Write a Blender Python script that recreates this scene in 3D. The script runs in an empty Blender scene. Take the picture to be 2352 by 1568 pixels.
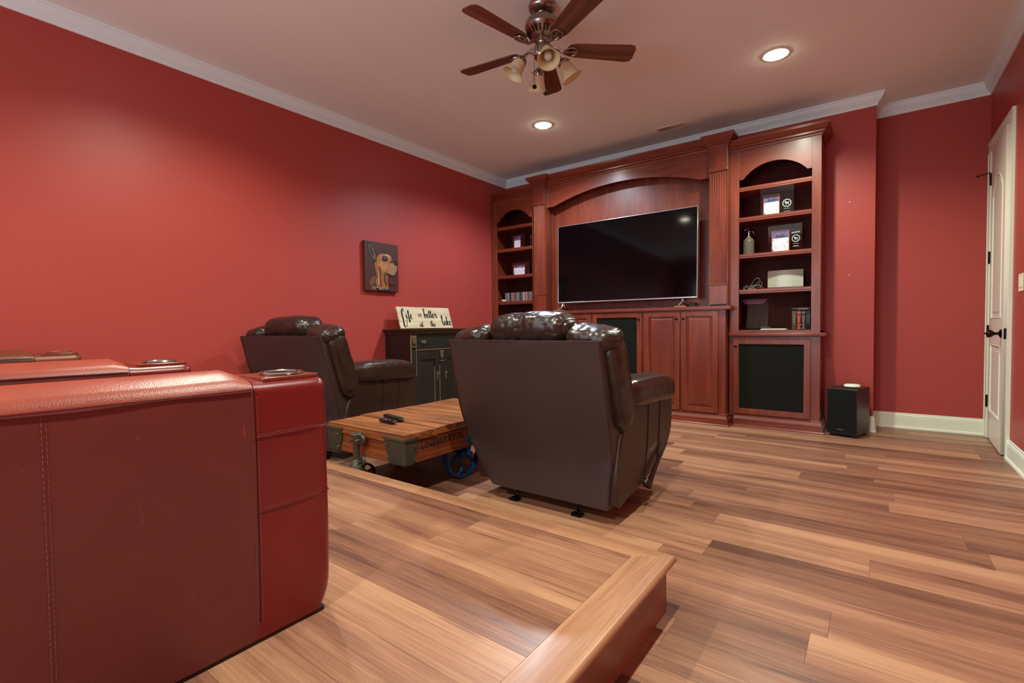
import bpy, bmesh, math, random
from mathutils import Vector, Matrix, noise

R = math.radians
random.seed(7)
scn = bpy.context.scene
COL = scn.collection

# ------------------------------------------------------------------ camera, world, lights, exposure
cam_d = bpy.data.cameras.new('camera')
cam_d.sensor_fit = 'HORIZONTAL'
cam_d.sensor_width = 36.0
cam_d.lens = 36.0 * 1113.6 / 2352.0
cam_d.clip_start = 0.02
cam_o = bpy.data.objects.new('camera', cam_d)
COL.objects.link(cam_o)
yaw, pitch, roll = .641314, -.0308166, -.0110768
_up = Vector((0, 0, 1))
_fw = Vector((-math.sin(yaw), math.cos(yaw), 0))
_rt = Vector((math.cos(yaw), math.sin(yaw), 0))
fw = _fw * math.cos(pitch) + _up * math.sin(pitch)
up2 = _up * math.cos(pitch) - _fw * math.sin(pitch)
rt3 = _rt * math.cos(roll) + up2 * math.sin(roll)
up3 = up2 * math.cos(roll) - _rt * math.sin(roll)
CAMH = 1.005
cam_o.matrix_world = Matrix(((rt3.x, up3.x, -fw.x, 0), (rt3.y, up3.y, -fw.y, 0), (rt3.z, up3.z, -fw.z, CAMH), (0, 0, 0, 1)))
scn.camera = cam_o

world = bpy.data.worlds.new('world')
scn.world = world
world.use_nodes = True
world.node_tree.nodes['Background'].inputs[0].default_value = (.78, .88, 1.0, 1)
world.node_tree.nodes['Background'].inputs[1].default_value = 4.6

scn.view_settings.view_transform = 'Standard'
scn.view_settings.look = 'None'
scn.view_settings.exposure = 0.12
scn.view_settings.gamma = 1.0
scn.view_settings.use_curve_mapping = False
scn.cycles.max_bounces = 8
scn.cycles.diffuse_bounces = 6

SPOT_POWER = 160.0
SPOT_COLOR = (.97, 1.0, .83)
CANS = [(-.62, 4.24), (-2.73, 4.23), (-.62, 1.42), (-2.73, 1.42), (-.62, -1.4), (-2.73, -1.4)]
CAN_COL = {1: (.82, .97, 1.12)}
CAN_POW = {1: 1.1, 3: .85, 5: .85}

# ------------------------------------------------------------------ room sizes
XL, XR, YB, YA, YF, CZ = -4.205, .797, 5.525, 5.89, -2.6, 3.06
PZ, PX, PY = .19, -.55, 1.70      # platform top, nosing edges


# ------------------------------------------------------------------ helpers
def lin(c):
    return tuple(((v / 255) / 12.92 if v / 255 <= .04045 else ((v / 255 + .055) / 1.055) ** 2.4) for v in c) + (1.0,)


def link(o, parent=None):
    COL.objects.link(o)
    if parent is not None:
        o.parent = parent
    return o


def tag(o, label=None, cat=None, group=None, kind=None):
    if label: o['label'] = label
    if cat: o['category'] = cat
    if group: o['group'] = group
    if kind: o['kind'] = kind
    return o


def empty(name, loc, rz=0.0):
    o = bpy.data.objects.new(name, None)
    o.empty_display_size = .05
    o.location = loc
    o.rotation_euler = (0, 0, rz)
    return link(o)


def flat(parent):
    """world location of an unrotated parent at build time"""
    return Vector(parent.location) if parent is not None else Vector((0, 0, 0))


def obj(name, bm, mats, parent=None, smooth=None, world_coords=True, angle=35):
    """link bm as one mesh object; coordinates are world, moved into the parent's frame"""
    me = bpy.data.meshes.new(name)
    if isinstance(bm, bmesh.types.BMesh):
        bmesh.ops.recalc_face_normals(bm, faces=bm.faces)
        bm.to_mesh(me)
        bm.free()
    else:
        me = bm
    if not isinstance(mats, (list, tuple)): mats = [mats]
    for m in mats: me.materials.append(m)
    o = bpy.data.objects.new(name, me)
    link(o, parent)
    org = Vector((0, 0, 0))
    if parent is not None and world_coords:
        p = parent
        while p is not None:
            org += Vector(p.location)
            p = p.parent
        me.transform(Matrix.Translation(-org))
    if smooth:
        me.shade_smooth()
        if angle < 180: me.set_sharp_from_angle(angle=R(angle))
    return o


def box(bm, x0, x1, y0, y1, z0, z1, mi=0):
    vs = [bm.verts.new((x, y, z)) for x in (x0, x1) for y in (y0, y1) for z in (z0, z1)]
    fs = []
    for f in ((0, 1, 3, 2), (4, 6, 7, 5), (0, 4, 5, 1), (2, 3, 7, 6), (0, 2, 6, 4), (1, 5, 7, 3)):
        fs.append(bm.faces.new([vs[i] for i in f]))
        fs[-1].material_index = mi
    return vs, fs


def B(*a, **k):
    bm = bmesh.new()
    bev = k.pop('bevel', 0)
    seg = k.pop('seg', 2)
    box(bm, *a, **k)
    if bev:
        bmesh.ops.bevel(bm, geom=bm.edges[:] , offset=bev, segments=seg, profile=.5, affect='EDGES')
    return bm


def boxes(lst, bevel=0, seg=1):
    bm = bmesh.new()
    for b in lst: box(bm, *b)
    if bevel: bmesh.ops.bevel(bm, geom=bm.edges[:], offset=bevel, segments=seg, affect='EDGES')
    return bm


def prism(bm, pts, axis, a, b, mi=0):
    """extrude 2-D polygon pts along an axis from a to b"""
    def P(u, v, w):
        return {'x': (w, u, v), 'y': (u, w, v), 'z': (u, v, w)}[axis]
    va = [bm.verts.new(P(u, v, a)) for u, v in pts]
    vb = [bm.verts.new(P(u, v, b)) for u, v in pts]
    n = len(pts)
    fs = [bm.faces.new(va), bm.faces.new(vb[::-1])]
    for i in range(n):
        fs.append(bm.faces.new((va[i], vb[i], vb[(i + 1) % n], va[(i + 1) % n])))
    for f in fs: f.material_index = mi
    return fs


def lathe(bm, prof, c=(0, 0, 0), axis='z', n=32, mi=0, rot=None, cap=True):
    rings = []
    for r, h in prof:
        ring = []
        for i in range(n):
            a = 2 * math.pi * i / n
            u, v = r * math.cos(a), r * math.sin(a)
            p = {'z': Vector((u, v, h)), 'x': Vector((h, u, v)), 'y': Vector((u, h, v))}[axis]
            if rot: p = rot @ p
            ring.append(bm.verts.new(p + Vector(c)))
        rings.append(ring)
    for a, b in zip(rings, rings[1:]):
        for i in range(n):
            f = bm.faces.new((a[i], a[(i + 1) % n], b[(i + 1) % n], b[i]))
            f.material_index = mi
    if cap:
        for ring in (rings[0], rings[-1]):
            try:
                f = bm.faces.new(ring); f.material_index = mi
            except ValueError: pass
    return rings


def catmull(pts, k=6, closed=False):
    P = [Vector(p) for p in pts]
    n = len(P)
    out = []
    rng = range(n if closed else n - 1)
    for i in rng:
        p0 = P[(i - 1) % n] if closed or i > 0 else P[0]
        p1 = P[i]
        p2 = P[(i + 1) % n]
        p3 = P[(i + 2) % n] if closed or i + 2 < n else P[-1]
        for j in range(k):
            t = j / k
            out.append(.5 * ((2 * p1) + (p2 - p0) * t + (2 * p0 - 5 * p1 + 4 * p2 - p3) * t * t + (3 * p1 - p0 - 3 * p2 + p3) * t ** 3))
    if not closed: out.append(P[-1])
    return out


def tube(bm, pts, r, n=8, closed=False, mi=0, cap=True):
    pts = [Vector(p) for p in pts]
    m = len(pts)
    rings = []
    prev = None
    for i, p in enumerate(pts):
        a = pts[(i - 1) % m] if closed or i > 0 else p
        b = pts[(i + 1) % m] if closed or i < m - 1 else p
        t = (b - a).normalized() if (b - a).length > 1e-9 else Vector((0, 0, 1))
        if prev is None:
            ref = Vector((0, 0, 1)) if abs(t.z) < .9 else Vector((1, 0, 0))
            u = t.cross(ref).normalized()
        else:
            u = (prev - t * prev.dot(t)).normalized()
        prev = u
        v = t.cross(u)
        rr = r[i] if isinstance(r, (list, tuple)) else r
        rings.append([bm.verts.new(p + (u * math.cos(2 * math.pi * j / n) + v * math.sin(2 * math.pi * j / n)) * rr) for j in range(n)])
    prs = list(zip(rings, rings[1:])) + ([(rings[-1], rings[0])] if closed else [])
    for a, b in prs:
        for j in range(n):
            f = bm.faces.new((a[j], a[(j + 1) % n], b[(j + 1) % n], b[j])); f.material_index = mi
    if cap and not closed:
        bm.faces.new(rings[0]); bm.faces.new(rings[-1][::-1])


def superbox(c, h, p=4.0, n=20, deform=None, wr=None, rot=None):
    """padded box: cube grid pushed onto a p-norm ball with half sizes h; wr(point, normal) -> offset"""
    bm = bmesh.new()
    px, py, pz = p if isinstance(p, (tuple, list)) else (p, p, p)
    for ax in range(3):
        for s in (-1, 1):
            g = []
            for i in range(n + 1):
                row = []
                for j in range(n + 1):
                    u, v = math.tan((2 * i / n - 1) * .785) , math.tan((2 * j / n - 1) * .785)
                    q = [0, 0, 0]
                    q[ax] = s; q[(ax + 1) % 3] = u; q[(ax + 2) % 3] = v
                    d = (abs(q[0]) ** px + abs(q[1]) ** py + abs(q[2]) ** pz) ** (1 / ((px + py + pz) / 3))
                    row.append(bm.verts.new((q[0] / d * h[0], q[1] / d * h[1], q[2] / d * h[2])))
                g.append(row)
            for i in range(n):
                for j in range(n):
                    bm.faces.new((g[i][j], g[i + 1][j], g[i + 1][j + 1], g[i][j + 1]))
    bmesh.ops.remove_doubles(bm, verts=bm.verts, dist=1e-5)
    bmesh.ops.recalc_face_normals(bm, faces=bm.faces)
    bm.normal_update()
    if wr:
        off = [(v, v.normal * wr(v.co, v.normal)) for v in bm.verts]
        for v, o in off: v.co += o
    for v in bm.verts:
        if deform: v.co = deform(v.co.copy())
        if rot: v.co = rot @ v.co
        v.co += Vector(c)
    return bm


def merge(*bms):
    out = bmesh.new()
    for b in bms:
        me = bpy.data.meshes.new('tmp')
        b.to_mesh(me); b.free()
        out.from_mesh(me)
        bpy.data.meshes.remove(me)
    return out


def filled(loops, depth, M=None, bevel=0, smoothing=None):
    """fill 2-D loops (holes by even-odd) and give thickness; returns a bmesh, local z 0..depth mapped by M"""
    cu = bpy.data.curves.new('c', 'CURVE')
    cu.dimensions = '2D'
    cu.fill_mode = 'BOTH'
    cu.extrude = depth / 2 - bevel
    cu.bevel_depth = bevel
    if bevel: cu.bevel_resolution = 2; cu.offset = -bevel
    for lp in loops:
        s = cu.splines.new('POLY')
        s.points.add(len(lp) - 1)
        for i, (u, v) in enumerate(lp): s.points[i].co = (u, v, 0, 1)
        s.use_cyclic_u = True
    o = bpy.data.objects.new('c', cu)
    me = o.to_mesh()
    bm = bmesh.new()
    bm.from_mesh(me)
    o.to_mesh_clear()
    bpy.data.objects.remove(o); bpy.data.curves.remove(cu)
    T = Matrix.Translation((0, 0, depth / 2))
    bmesh.ops.transform(bm, matrix=(M or Matrix.Identity(4)) @ T, verts=bm.verts)
    return bm


def frame3(origin, u, v, w):
    o, u, v, w = Vector(origin), Vector(u), Vector(v), Vector(w)
    return Matrix(((u.x, v.x, w.x, o.x), (u.y, v.y, w.y, o.y), (u.z, v.z, w.z, o.z), (0, 0, 0, 1)))


def text_bm(s, size, M, depth=.0008, align='LEFT', xs=1.0):
    cu = bpy.data.curves.new('t', 'FONT')
    cu.body = s; cu.size = size; cu.extrude = depth / 2; cu.align_x = align
    o = bpy.data.objects.new('t', cu)
    me = o.to_mesh()
    bm = bmesh.new(); bm.from_mesh(me); o.to_mesh_clear()
    bpy.data.objects.remove(o); bpy.data.curves.remove(cu)
    bmesh.ops.transform(bm, matrix=M @ Matrix.Translation((0, 0, depth / 2)) @ Matrix.Diagonal((xs, 1, 1, 1)), verts=bm.verts)
    return bm


def sweep(path, prof, closed=False, seg=None):
    """profile (d inward from wall, z) swept along an XY path, interior on the left; mitred; seg = only this segment"""
    P = [Vector((p[0], p[1])) for p in path]
    n = len(P)

    def nrm(i):
        d = (P[(i + 1) % n] - P[i]).normalized()
        return Vector((-d.y, d.x))
    def off(i, d):
        if closed or 0 < i < n - 1:
            a, b = nrm((i - 1) % n), nrm(i)
            m = (a + b)
            m = m / m.dot(a)
            return P[i] + m * d
        return P[i] + (nrm(0) if i == 0 else nrm(n - 2)) * d
    bm = bmesh.new()
    segs = range(n if closed else n - 1) if seg is None else [seg]
    for s in segs:
        r = []
        for i in (s, (s + 1) % n):
            r.append([bm.verts.new((off(i, d).x, off(i, d).y, z)) for d, z in prof])
        k = len(prof)
        for j in range(k):
            bm.faces.new((r[0][j], r[1][j], r[1][(j + 1) % k], r[0][(j + 1) % k]))
        bm.faces.new(r[0]); bm.faces.new(r[1][::-1])
    bmesh.ops.remove_doubles(bm, verts=bm.verts, dist=1e-6)
    return bm


def copy_tree(o, parent=None):
    c = o.copy()
    COL.objects.link(c)
    c.parent = parent
    for ch in [x for x in bpy.data.objects if x.parent == o]:
        copy_tree(ch, c)
    return c


# ------------------------------------------------------------------ materials
def mat(name):
    m = bpy.data.materials.new(name)
    m.use_nodes = True
    nt = m.node_tree
    return m, nt, nt.nodes['Principled BSDF']


def plain(name, col, rough=.5, metal=0.0, coat=0.0, bump=None, bscale=60, spec=.5, var=0.0, vscale=3, trans=0, emis=None, estr=0, alpha=1, ior=1.45):
    m, nt, b = mat(name)
    c = lin(col)
    b.inputs['Base Color'].default_value = c
    b.inputs['Roughness'].default_value = rough
    b.inputs['Metallic'].default_value = metal
    b.inputs['Coat Weight'].default_value = coat
    b.inputs['Coat Roughness'].default_value = .15
    b.inputs['Specular IOR Level'].default_value = spec
    b.inputs['Transmission Weight'].default_value = trans
    b.inputs['IOR'].default_value = ior
    b.inputs['Alpha'].default_value = alpha
    if emis:
        b.inputs['Emission Color'].default_value = lin(emis)
        b.inputs['Emission Strength'].default_value = estr
    tc = nt.nodes.new('ShaderNodeTexCoord')
    if bump:
        nz = nt.nodes.new('ShaderNodeTexNoise'); nz.inputs['Scale'].default_value = bscale; nz.inputs['Detail'].default_value = 4
        nt.links.new(tc.outputs['Object'], nz.inputs['Vector'])
        bp = nt.nodes.new('ShaderNodeBump'); bp.inputs['Strength'].default_value = bump; bp.inputs['Distance'].default_value = .002
        nt.links.new(nz.outputs['Fac'], bp.inputs['Height'])
        nt.links.new(bp.outputs[0], b.inputs['Normal'])
    if var:
        nz = nt.nodes.new('ShaderNodeTexNoise'); nz.inputs['Scale'].default_value = vscale; nz.inputs['Detail'].default_value = 6
        nt.links.new(tc.outputs['Object'], nz.inputs['Vector'])
        mx = nt.nodes.new('ShaderNodeMix'); mx.data_type = 'RGBA'
        mx.inputs[6].default_value = tuple(v * (1 - var) for v in c[:3]) + (1,)
        mx.inputs[7].default_value = tuple(min(1, v * (1 + var)) for v in c[:3]) + (1,)
        nt.links.new(nz.outputs['Fac'], mx.inputs[0]); nt.links.new(mx.outputs[2], b.inputs['Base Color'])
    return m


def wood(name, dark, mid, light, axis='x', rough=.35, scale=1.0, grain=14.0, coat=.15, randomise=True, contrast=1.0, bump=.1, tone=0.0, strip=None, rings=0.0, wmix=(.62, .38), d1=1.6, streak=0.0):
    """grain runs along axis; colours vary between objects by Object Info random"""
    m, nt, b = mat(name)
    L = nt.links.new
    N = nt.nodes.new
    tc = N('ShaderNodeTexCoord')
    oi = N('ShaderNodeObjectInfo')
    add = N('ShaderNodeVectorMath'); add.operation = 'ADD'
    L(tc.outputs['Object'], add.inputs[0])
    if randomise:
        mul = N('ShaderNodeVectorMath'); mul.operation = 'SCALE'
        mul.inputs[0].default_value = (37.1, 21.7, 53.3)
        L(oi.outputs['Random'], mul.inputs['Scale'])
        L(mul.outputs[0], add.inputs[1])
    def mapped(s_al, s_ac):
        mp = N('ShaderNodeMapping')
        sc = {'x': (s_al, s_ac, s_ac), 'y': (s_ac, s_al, s_ac), 'z': (s_ac, s_ac, s_al)}[axis]
        mp.inputs['Scale'].default_value = sc
        L(add.outputs[0], mp.inputs['Vector'])
        return mp
    m1 = mapped(.55 * scale, grain * .55 * scale)
    n1 = N('ShaderNodeTexNoise'); n1.inputs['Scale'].default_value = d1; n1.inputs['Detail'].default_value = 7; n1.inputs['Roughness'].default_value = .62; n1.inputs['Distortion'].default_value = .6
    L(m1.outputs[0], n1.inputs['Vector'])
    m2 = mapped(2.2 * scale, grain * 9 * scale)
    n2 = N('ShaderNodeTexNoise'); n2.inputs['Scale'].default_value = 1.5; n2.inputs['Detail'].default_value = 5; n2.inputs['Roughness'].default_value = .7
    L(m2.outputs[0], n2.inputs['Vector'])
    mx = N('ShaderNodeMath'); mx.operation = 'MULTIPLY_ADD'
    mx.inputs[1].default_value = wmix[1]; L(n2.outputs['Fac'], mx.inputs[0])
    sc1 = N('ShaderNodeMath'); sc1.operation = 'MULTIPLY'; sc1.inputs[1].default_value = wmix[0]
    L(n1.outputs['Fac'], sc1.inputs[0]); L(sc1.outputs[0], mx.inputs[2])
    val = mx.outputs[0]
    if rings:
        m3 = mapped(1.1 * scale, grain * .5 * scale)
        wv = N('ShaderNodeTexWave'); wv.wave_type = 'RINGS'; wv.inputs['Scale'].default_value = 1.3
        wv.inputs['Distortion'].default_value = 5.5; wv.inputs['Detail'].default_value = 3; wv.inputs['Detail Scale'].default_value = .6
        L(m3.outputs[0], wv.inputs['Vector'])
        ma = N('ShaderNodeMath'); ma.operation = 'MULTIPLY_ADD'; ma.inputs[1].default_value = rings
        L(wv.outputs['Fac'], ma.inputs[0]); L(val, ma.inputs[2])
        sb = N('ShaderNodeMath'); sb.operation = 'SUBTRACT'; sb.inputs[1].default_value = rings * .5
        L(ma.outputs[0], sb.inputs[0]); val = sb.outputs[0]
    if streak:
        # occasional long dark streaks, as in printed walnut
        m4 = mapped(1.0 * scale, grain * .8 * scale)
        n4 = N('ShaderNodeTexNoise'); n4.inputs['Scale'].default_value = 1.3; n4.inputs['Detail'].default_value = 4; n4.inputs['Distortion'].default_value = 1.2
        L(m4.outputs[0], n4.inputs['Vector'])
        mr = N('ShaderNodeMapRange'); mr.inputs['From Min'].default_value = .60; mr.inputs['From Max'].default_value = .72; mr.inputs['To Min'].default_value = 0; mr.inputs['To Max'].default_value = -streak
        L(n4.outputs['Fac'], mr.inputs['Value'])
        a4 = N('ShaderNodeMath'); a4.operation = 'ADD'; L(val, a4.inputs[0]); L(mr.outputs[0], a4.inputs[1]); val = a4.outputs[0]
    if tone:
        # per object tone shift, and a two-strip print across the board
        t1 = N('ShaderNodeMath'); t1.operation = 'MULTIPLY_ADD'; t1.inputs[1].default_value = tone; L(oi.outputs['Random'], t1.inputs[0]); L(val, t1.inputs[2])
        t2 = N('ShaderNodeMath'); t2.operation = 'SUBTRACT'; t2.inputs[1].default_value = tone * .5; L(t1.outputs[0], t2.inputs[0]); val = t2.outputs[0]
    if strip:
        sp = N('ShaderNodeSeparateXYZ'); L(tc.outputs['Object'], sp.inputs[0])
        gt = N('ShaderNodeMath'); gt.operation = 'GREATER_THAN'; gt.inputs[1].default_value = 0.0; L(sp.outputs['Y'], gt.inputs[0])
        r2 = N('ShaderNodeMath'); r2.operation = 'MULTIPLY'; r2.inputs[1].default_value = 17.3; L(oi.outputs['Random'], r2.inputs[0])
        fr = N('ShaderNodeMath'); fr.operation = 'FRACT'; L(r2.outputs[0], fr.inputs[0])
        sb = N('ShaderNodeMath'); sb.operation = 'SUBTRACT'; sb.inputs[1].default_value = .5; L(fr.outputs[0], sb.inputs[0])
        ml = N('ShaderNodeMath'); ml.operation = 'MULTIPLY'; L(sb.outputs[0], ml.inputs[0]); L(gt.outputs[0], ml.inputs[1])
        fa = N('ShaderNodeMath'); fa.operation = 'MULTIPLY_ADD'; fa.inputs[1].default_value = strip; L(ml.outputs[0], fa.inputs[0]); L(val, fa.inputs[2]); val = fa.outputs[0]
    cr = N('ShaderNodeValToRGB')
    e = cr.color_ramp.elements
    w = .17 / contrast
    e[0].position = .5 - w; e[0].color = lin(dark)
    e[1].position = .5 + w; e[1].color = lin(light)
    k = e.new(.5); k.color = lin(mid)
    L(val, cr.inputs['Fac']); L(cr.outputs['Color'], b.inputs['Base Color'])
    b.inputs['Roughness'].default_value = rough
    b.inputs['Specular IOR Level'].default_value = .4
    b.inputs['Coat Weight'].default_value = coat
    b.inputs['Coat Roughness'].default_value = .2
    if bump:
        bp = N('ShaderNodeBump'); bp.inputs['Strength'].default_value = bump; bp.inputs['Distance'].default_value = .0015
        L(n2.outputs['Fac'], bp.inputs['Height']); L(bp.outputs[0], b.inputs['Normal'])
    return m


def leather(name, col, rough=.35, var=.25, vscale=4, bump=.25, bscale=220, scratches=None, fold=0.0):
    m, nt, b = mat(name)
    L = nt.links.new; N = nt.nodes.new
    tc = N('ShaderNodeTexCoord')
    c = lin(col)
    nz = N('ShaderNodeTexNoise'); nz.inputs['Scale'].default_value = vscale; nz.inputs['Detail'].default_value = 5
    L(tc.outputs['Object'], nz.inputs['Vector'])
    mx = N('ShaderNodeMix'); mx.data_type = 'RGBA'
    mx.inputs[6].default_value = tuple(v * (1 - var) for v in c[:3]) + (1,)
    mx.inputs[7].default_value = tuple(v * (1 + var) for v in c[:3]) + (1,)
    L(nz.outputs['Fac'], mx.inputs[0])
    colout = mx.outputs[2]
    if scratches:
        mp = N('ShaderNodeMapping'); mp.inputs['Scale'].default_value = (30, 30, 3.2); L(tc.outputs['Object'], mp.inputs['Vector'])
        sn = N('ShaderNodeTexNoise'); sn.inputs['Scale'].default_value = 1.7; sn.inputs['Detail'].default_value = 6; sn.inputs['Roughness'].default_value = .75
        L(mp.outputs[0], sn.inputs['Vector'])
        cr = N('ShaderNodeValToRGB'); cr.color_ramp.elements[0].position = .665; cr.color_ramp.elements[1].position = .70
        L(sn.outputs['Fac'], cr.inputs['Fac'])
        m2 = N('ShaderNodeMix'); m2.data_type = 'RGBA'; m2.inputs[7].default_value = lin(scratches)
        L(cr.outputs['Color'], m2.inputs[0]); L(colout, m2.inputs[6]); colout = m2.outputs[2]
    L(colout, b.inputs['Base Color'])
    rn = N('ShaderNodeMapRange'); rn.inputs['To Min'].default_value = rough - .07; rn.inputs['To Max'].default_value = rough + .09
    L(nz.outputs['Fac'], rn.inputs['Value']); L(rn.outputs[0], b.inputs['Roughness'])
    vo = N('ShaderNodeTexVoronoi'); vo.inputs['Scale'].default_value = bscale
    L(tc.outputs['Object'], vo.inputs['Vector'])
    bp = N('ShaderNodeBump'); bp.inputs['Strength'].default_value = bump; bp.inputs['Distance'].default_value = .0006
    L(vo.outputs['Distance'], bp.inputs['Height'])
    last = bp
    if fold:
        fn = N('ShaderNodeTexNoise'); fn.inputs['Scale'].default_value = 22; fn.inputs['Detail'].default_value = 3; fn.inputs['Distortion'].default_value = 1.5
        L(tc.outputs['Object'], fn.inputs['Vector'])
        b2 = N('ShaderNodeBump'); b2.inputs['Strength'].default_value = fold; b2.inputs['Distance'].default_value = .006
        L(fn.outputs['Fac'], b2.inputs['Height']); L(bp.outputs[0], b2.inputs['Normal']); last = b2
    L(last.outputs[0], b.inputs['Normal'])
    b.inputs['Specular IOR Level'].default_value = .5
    return m


M_wall = plain('red_wall_paint', (166, 67, 60), .42, bump=.12, bscale=260, var=.03, vscale=1.5, spec=.35)
M_ceil = plain('ceiling_paint', (240, 240, 232), .8, bump=.15, bscale=200)
M_crown = plain('crown_paint', (226, 236, 236), .45)
M_white = plain('white_trim_paint', (226, 234, 214), .35)
M_door = plain('door_paint', (222, 212, 198), .4)
M_sub = plain('subfloor', (40, 24, 18), .8)
M_plank = wood('floor_laminate', (98, 65, 53), (145, 102, 79), (182, 138, 106), 'x', .36, 1.0, 11, .03, tone=.20, strip=.20, rings=.05, bump=.05, contrast=.9, wmix=(.55, .45), d1=1.1, streak=.13)
M_nose_y = wood('nosing_wood_along_y', (122, 84, 62), (160, 114, 84), (186, 142, 106), 'y', .38, 1.0, 12, .06, rings=.09, bump=.05)
M_nose_x = wood('nosing_wood_along_x', (132, 90, 66), (170, 124, 92), (194, 150, 114), 'x', .38, 1.0, 12, .06, rings=.06, bump=.05)
M_riser = wood('riser_wood', (112, 62, 46), (142, 86, 64), (166, 108, 80), 'y', .35, 1.0, 12, .2, bump=.05)
CH = dict(dark=(92, 36, 22), mid=(116, 49, 30), light=(138, 65, 41))
M_chz = wood('cherry_vertical', axis='z', rough=.36, scale=1.3, grain=8, coat=.28, bump=.03, **CH)
M_chx = wood('cherry_horizontal', axis='x', rough=.36, scale=1.3, grain=8, coat=.28, bump=.03, **CH)
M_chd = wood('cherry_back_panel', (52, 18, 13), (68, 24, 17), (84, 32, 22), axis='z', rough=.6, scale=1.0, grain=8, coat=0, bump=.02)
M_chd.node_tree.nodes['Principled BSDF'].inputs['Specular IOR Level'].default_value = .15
M_mesh = plain('black_speaker_cloth', (22, 24, 20), .95, bump=.6, bscale=900, spec=.2)
M_bronze = plain('dark_bronze', (46, 34, 26), .35, .9)
M_leather = leather('dark_brown_leather', (50, 33, 25), .36, .22, 5, .22, 260)
M_leather_soft = leather('glossy_brown_leather', (44, 29, 24), .29, .2, 5, .25, 260, fold=.16)
M_lback = leather('brown_leather_back_panel', (62, 48, 48), .42, .2, 3, .3, 300)
M_piping = plain('leather_piping', (58, 36, 32), .28)
M_metalblk = plain('black_steel', (14, 14, 16), .3, .6)
M_theat = leather('burgundy_leather', (100, 44, 42), .34, .25, 4, .35, 330, scratches=(150, 90, 80))
M_theat2 = leather('red_leather', (110, 24, 23), .3, .3, 3, .2, 330)
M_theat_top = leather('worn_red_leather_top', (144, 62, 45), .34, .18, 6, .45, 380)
M_theat3 = leather('tan_brown_leather', (112, 54, 30), .33, .15, 3, .2, 300)
M_stitch = plain('tan_thread', (122, 74, 66), .6)
M_stitch_d = plain('dark_thread', (120, 66, 58), .6)
M_burl = plain('burl_wood', (118, 52, 32), .18, coat=.6, var=.5, vscale=60)
M_chrome = plain('chrome', (210, 212, 210), .12, 1.0)
M_cup = plain('dark_cup_liner', (52, 58, 54), .35, .6)
M_blackpl = plain('black_plastic', (16, 16, 16), .35)
M_foot = plain('black_plinth', (30, 16, 12), .6)
M_screen = plain('television_screen', (4, 3, 4), .07, spec=.30)
M_silver = plain('brushed_silver', (186, 190, 188), .28, .9)
M_oak = wood('cart_top_oak', (50, 28, 16), (124, 72, 38), (164, 104, 58), 'x', .5, 1.8, 11, .1, tone=.1, contrast=1.15, bump=.5, rings=.06)
M_oak_f = wood('cart_beam_x', (66, 30, 16), (134, 68, 32), (178, 100, 52), 'x', .45, 1.6, 9, .2, contrast=.8, bump=.6, rings=.1)
M_oak_s = wood('cart_beam_y', (60, 26, 16), (124, 58, 32), (160, 90, 50), 'y', .45, 1.6, 9, .2, contrast=.8, bump=.6, rings=.1)
M_iron = plain('cast_iron', (84, 84, 74), .5, .55, bump=.5, bscale=150, var=.25, vscale=20)
M_ironb = plain('blue_iron', (34, 92, 146), .42, .2, bump=.5, bscale=150, var=.3, vscale=18)  # near cart wheel and its bracket blue, the far ones black
M_ironk = plain('black_iron', (26, 25, 25), .5, .5)
M_bolt = plain('steel_bolt', (150, 155, 140), .35, .9)
M_stencil = plain('black_stencil_ink', (22, 18, 14), .8)
M_dress = plain('distressed_black_paint', (30, 30, 23), .5, bump=.4, bscale=90, var=.35, vscale=14)
M_dresside = plain('dark_brown_side_paint', (36, 20, 15), .55, var=.3, vscale=8)
M_dressedge = plain('worn_wood_edge', (150, 116, 76), .6, var=.55, vscale=50)
M_signw = wood('sign_board', (176, 156, 124), (204, 186, 152), (220, 204, 172), 'y', .7, 1.5, 10, 0, bump=.2)
M_ink = plain('black_lettering', (24, 22, 22), .7)
M_glass = plain('clear_glass', (235, 245, 240), .02, trans=1.0, ior=1.45)
M_frost = plain('etched_glass', (178, 200, 190), .6)
M_glassdark = plain('thin_clear_dish_glass', (226, 228, 226), .02, trans=1.0, ior=1.35)
M_router = plain('white_plastic', (226, 232, 216), .3)
M_sub_box = plain('black_ash_vinyl', (34, 28, 24), .38, var=.2, vscale=10)
M_subgloss = plain('black_gloss_front', (20, 26, 26), .22)
M_fanmetal = plain('brushed_nickel_bronze', (158, 146, 138), .26, 1.0)
M_blade = wood('fan_blade_walnut', (70, 38, 26), (100, 58, 40), (128, 80, 58), 'x', .4, 1.4, 12, .2, bump=.05, rings=.08)
M_bladeedge = plain('blade_edge', (120, 100, 84), .4)
M_shade = plain('amber_scavo_glass', (240, 224, 180), .35, var=.18, vscale=30, trans=.35)
M_emit = plain('lamp_lens', (255, 250, 230), .4, emis=(255, 246, 222), estr=45)
M_vent = plain('vent_paint', (232, 218, 206), .5)
M_black = plain('matt_black', (8, 8, 8), .9)
M_plate = plain('switch_plate', (228, 222, 198), .35)

# ------------------------------------------------------------------ floor and its planks
fl = obj('floor', B(XL - .2, XR + .2, YF - .1, YA + .2, -.12, -.008), M_sub)
tag(fl, 'reddish brown wood laminate floor of long planks', kind='structure')
GAP = .0004


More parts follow.
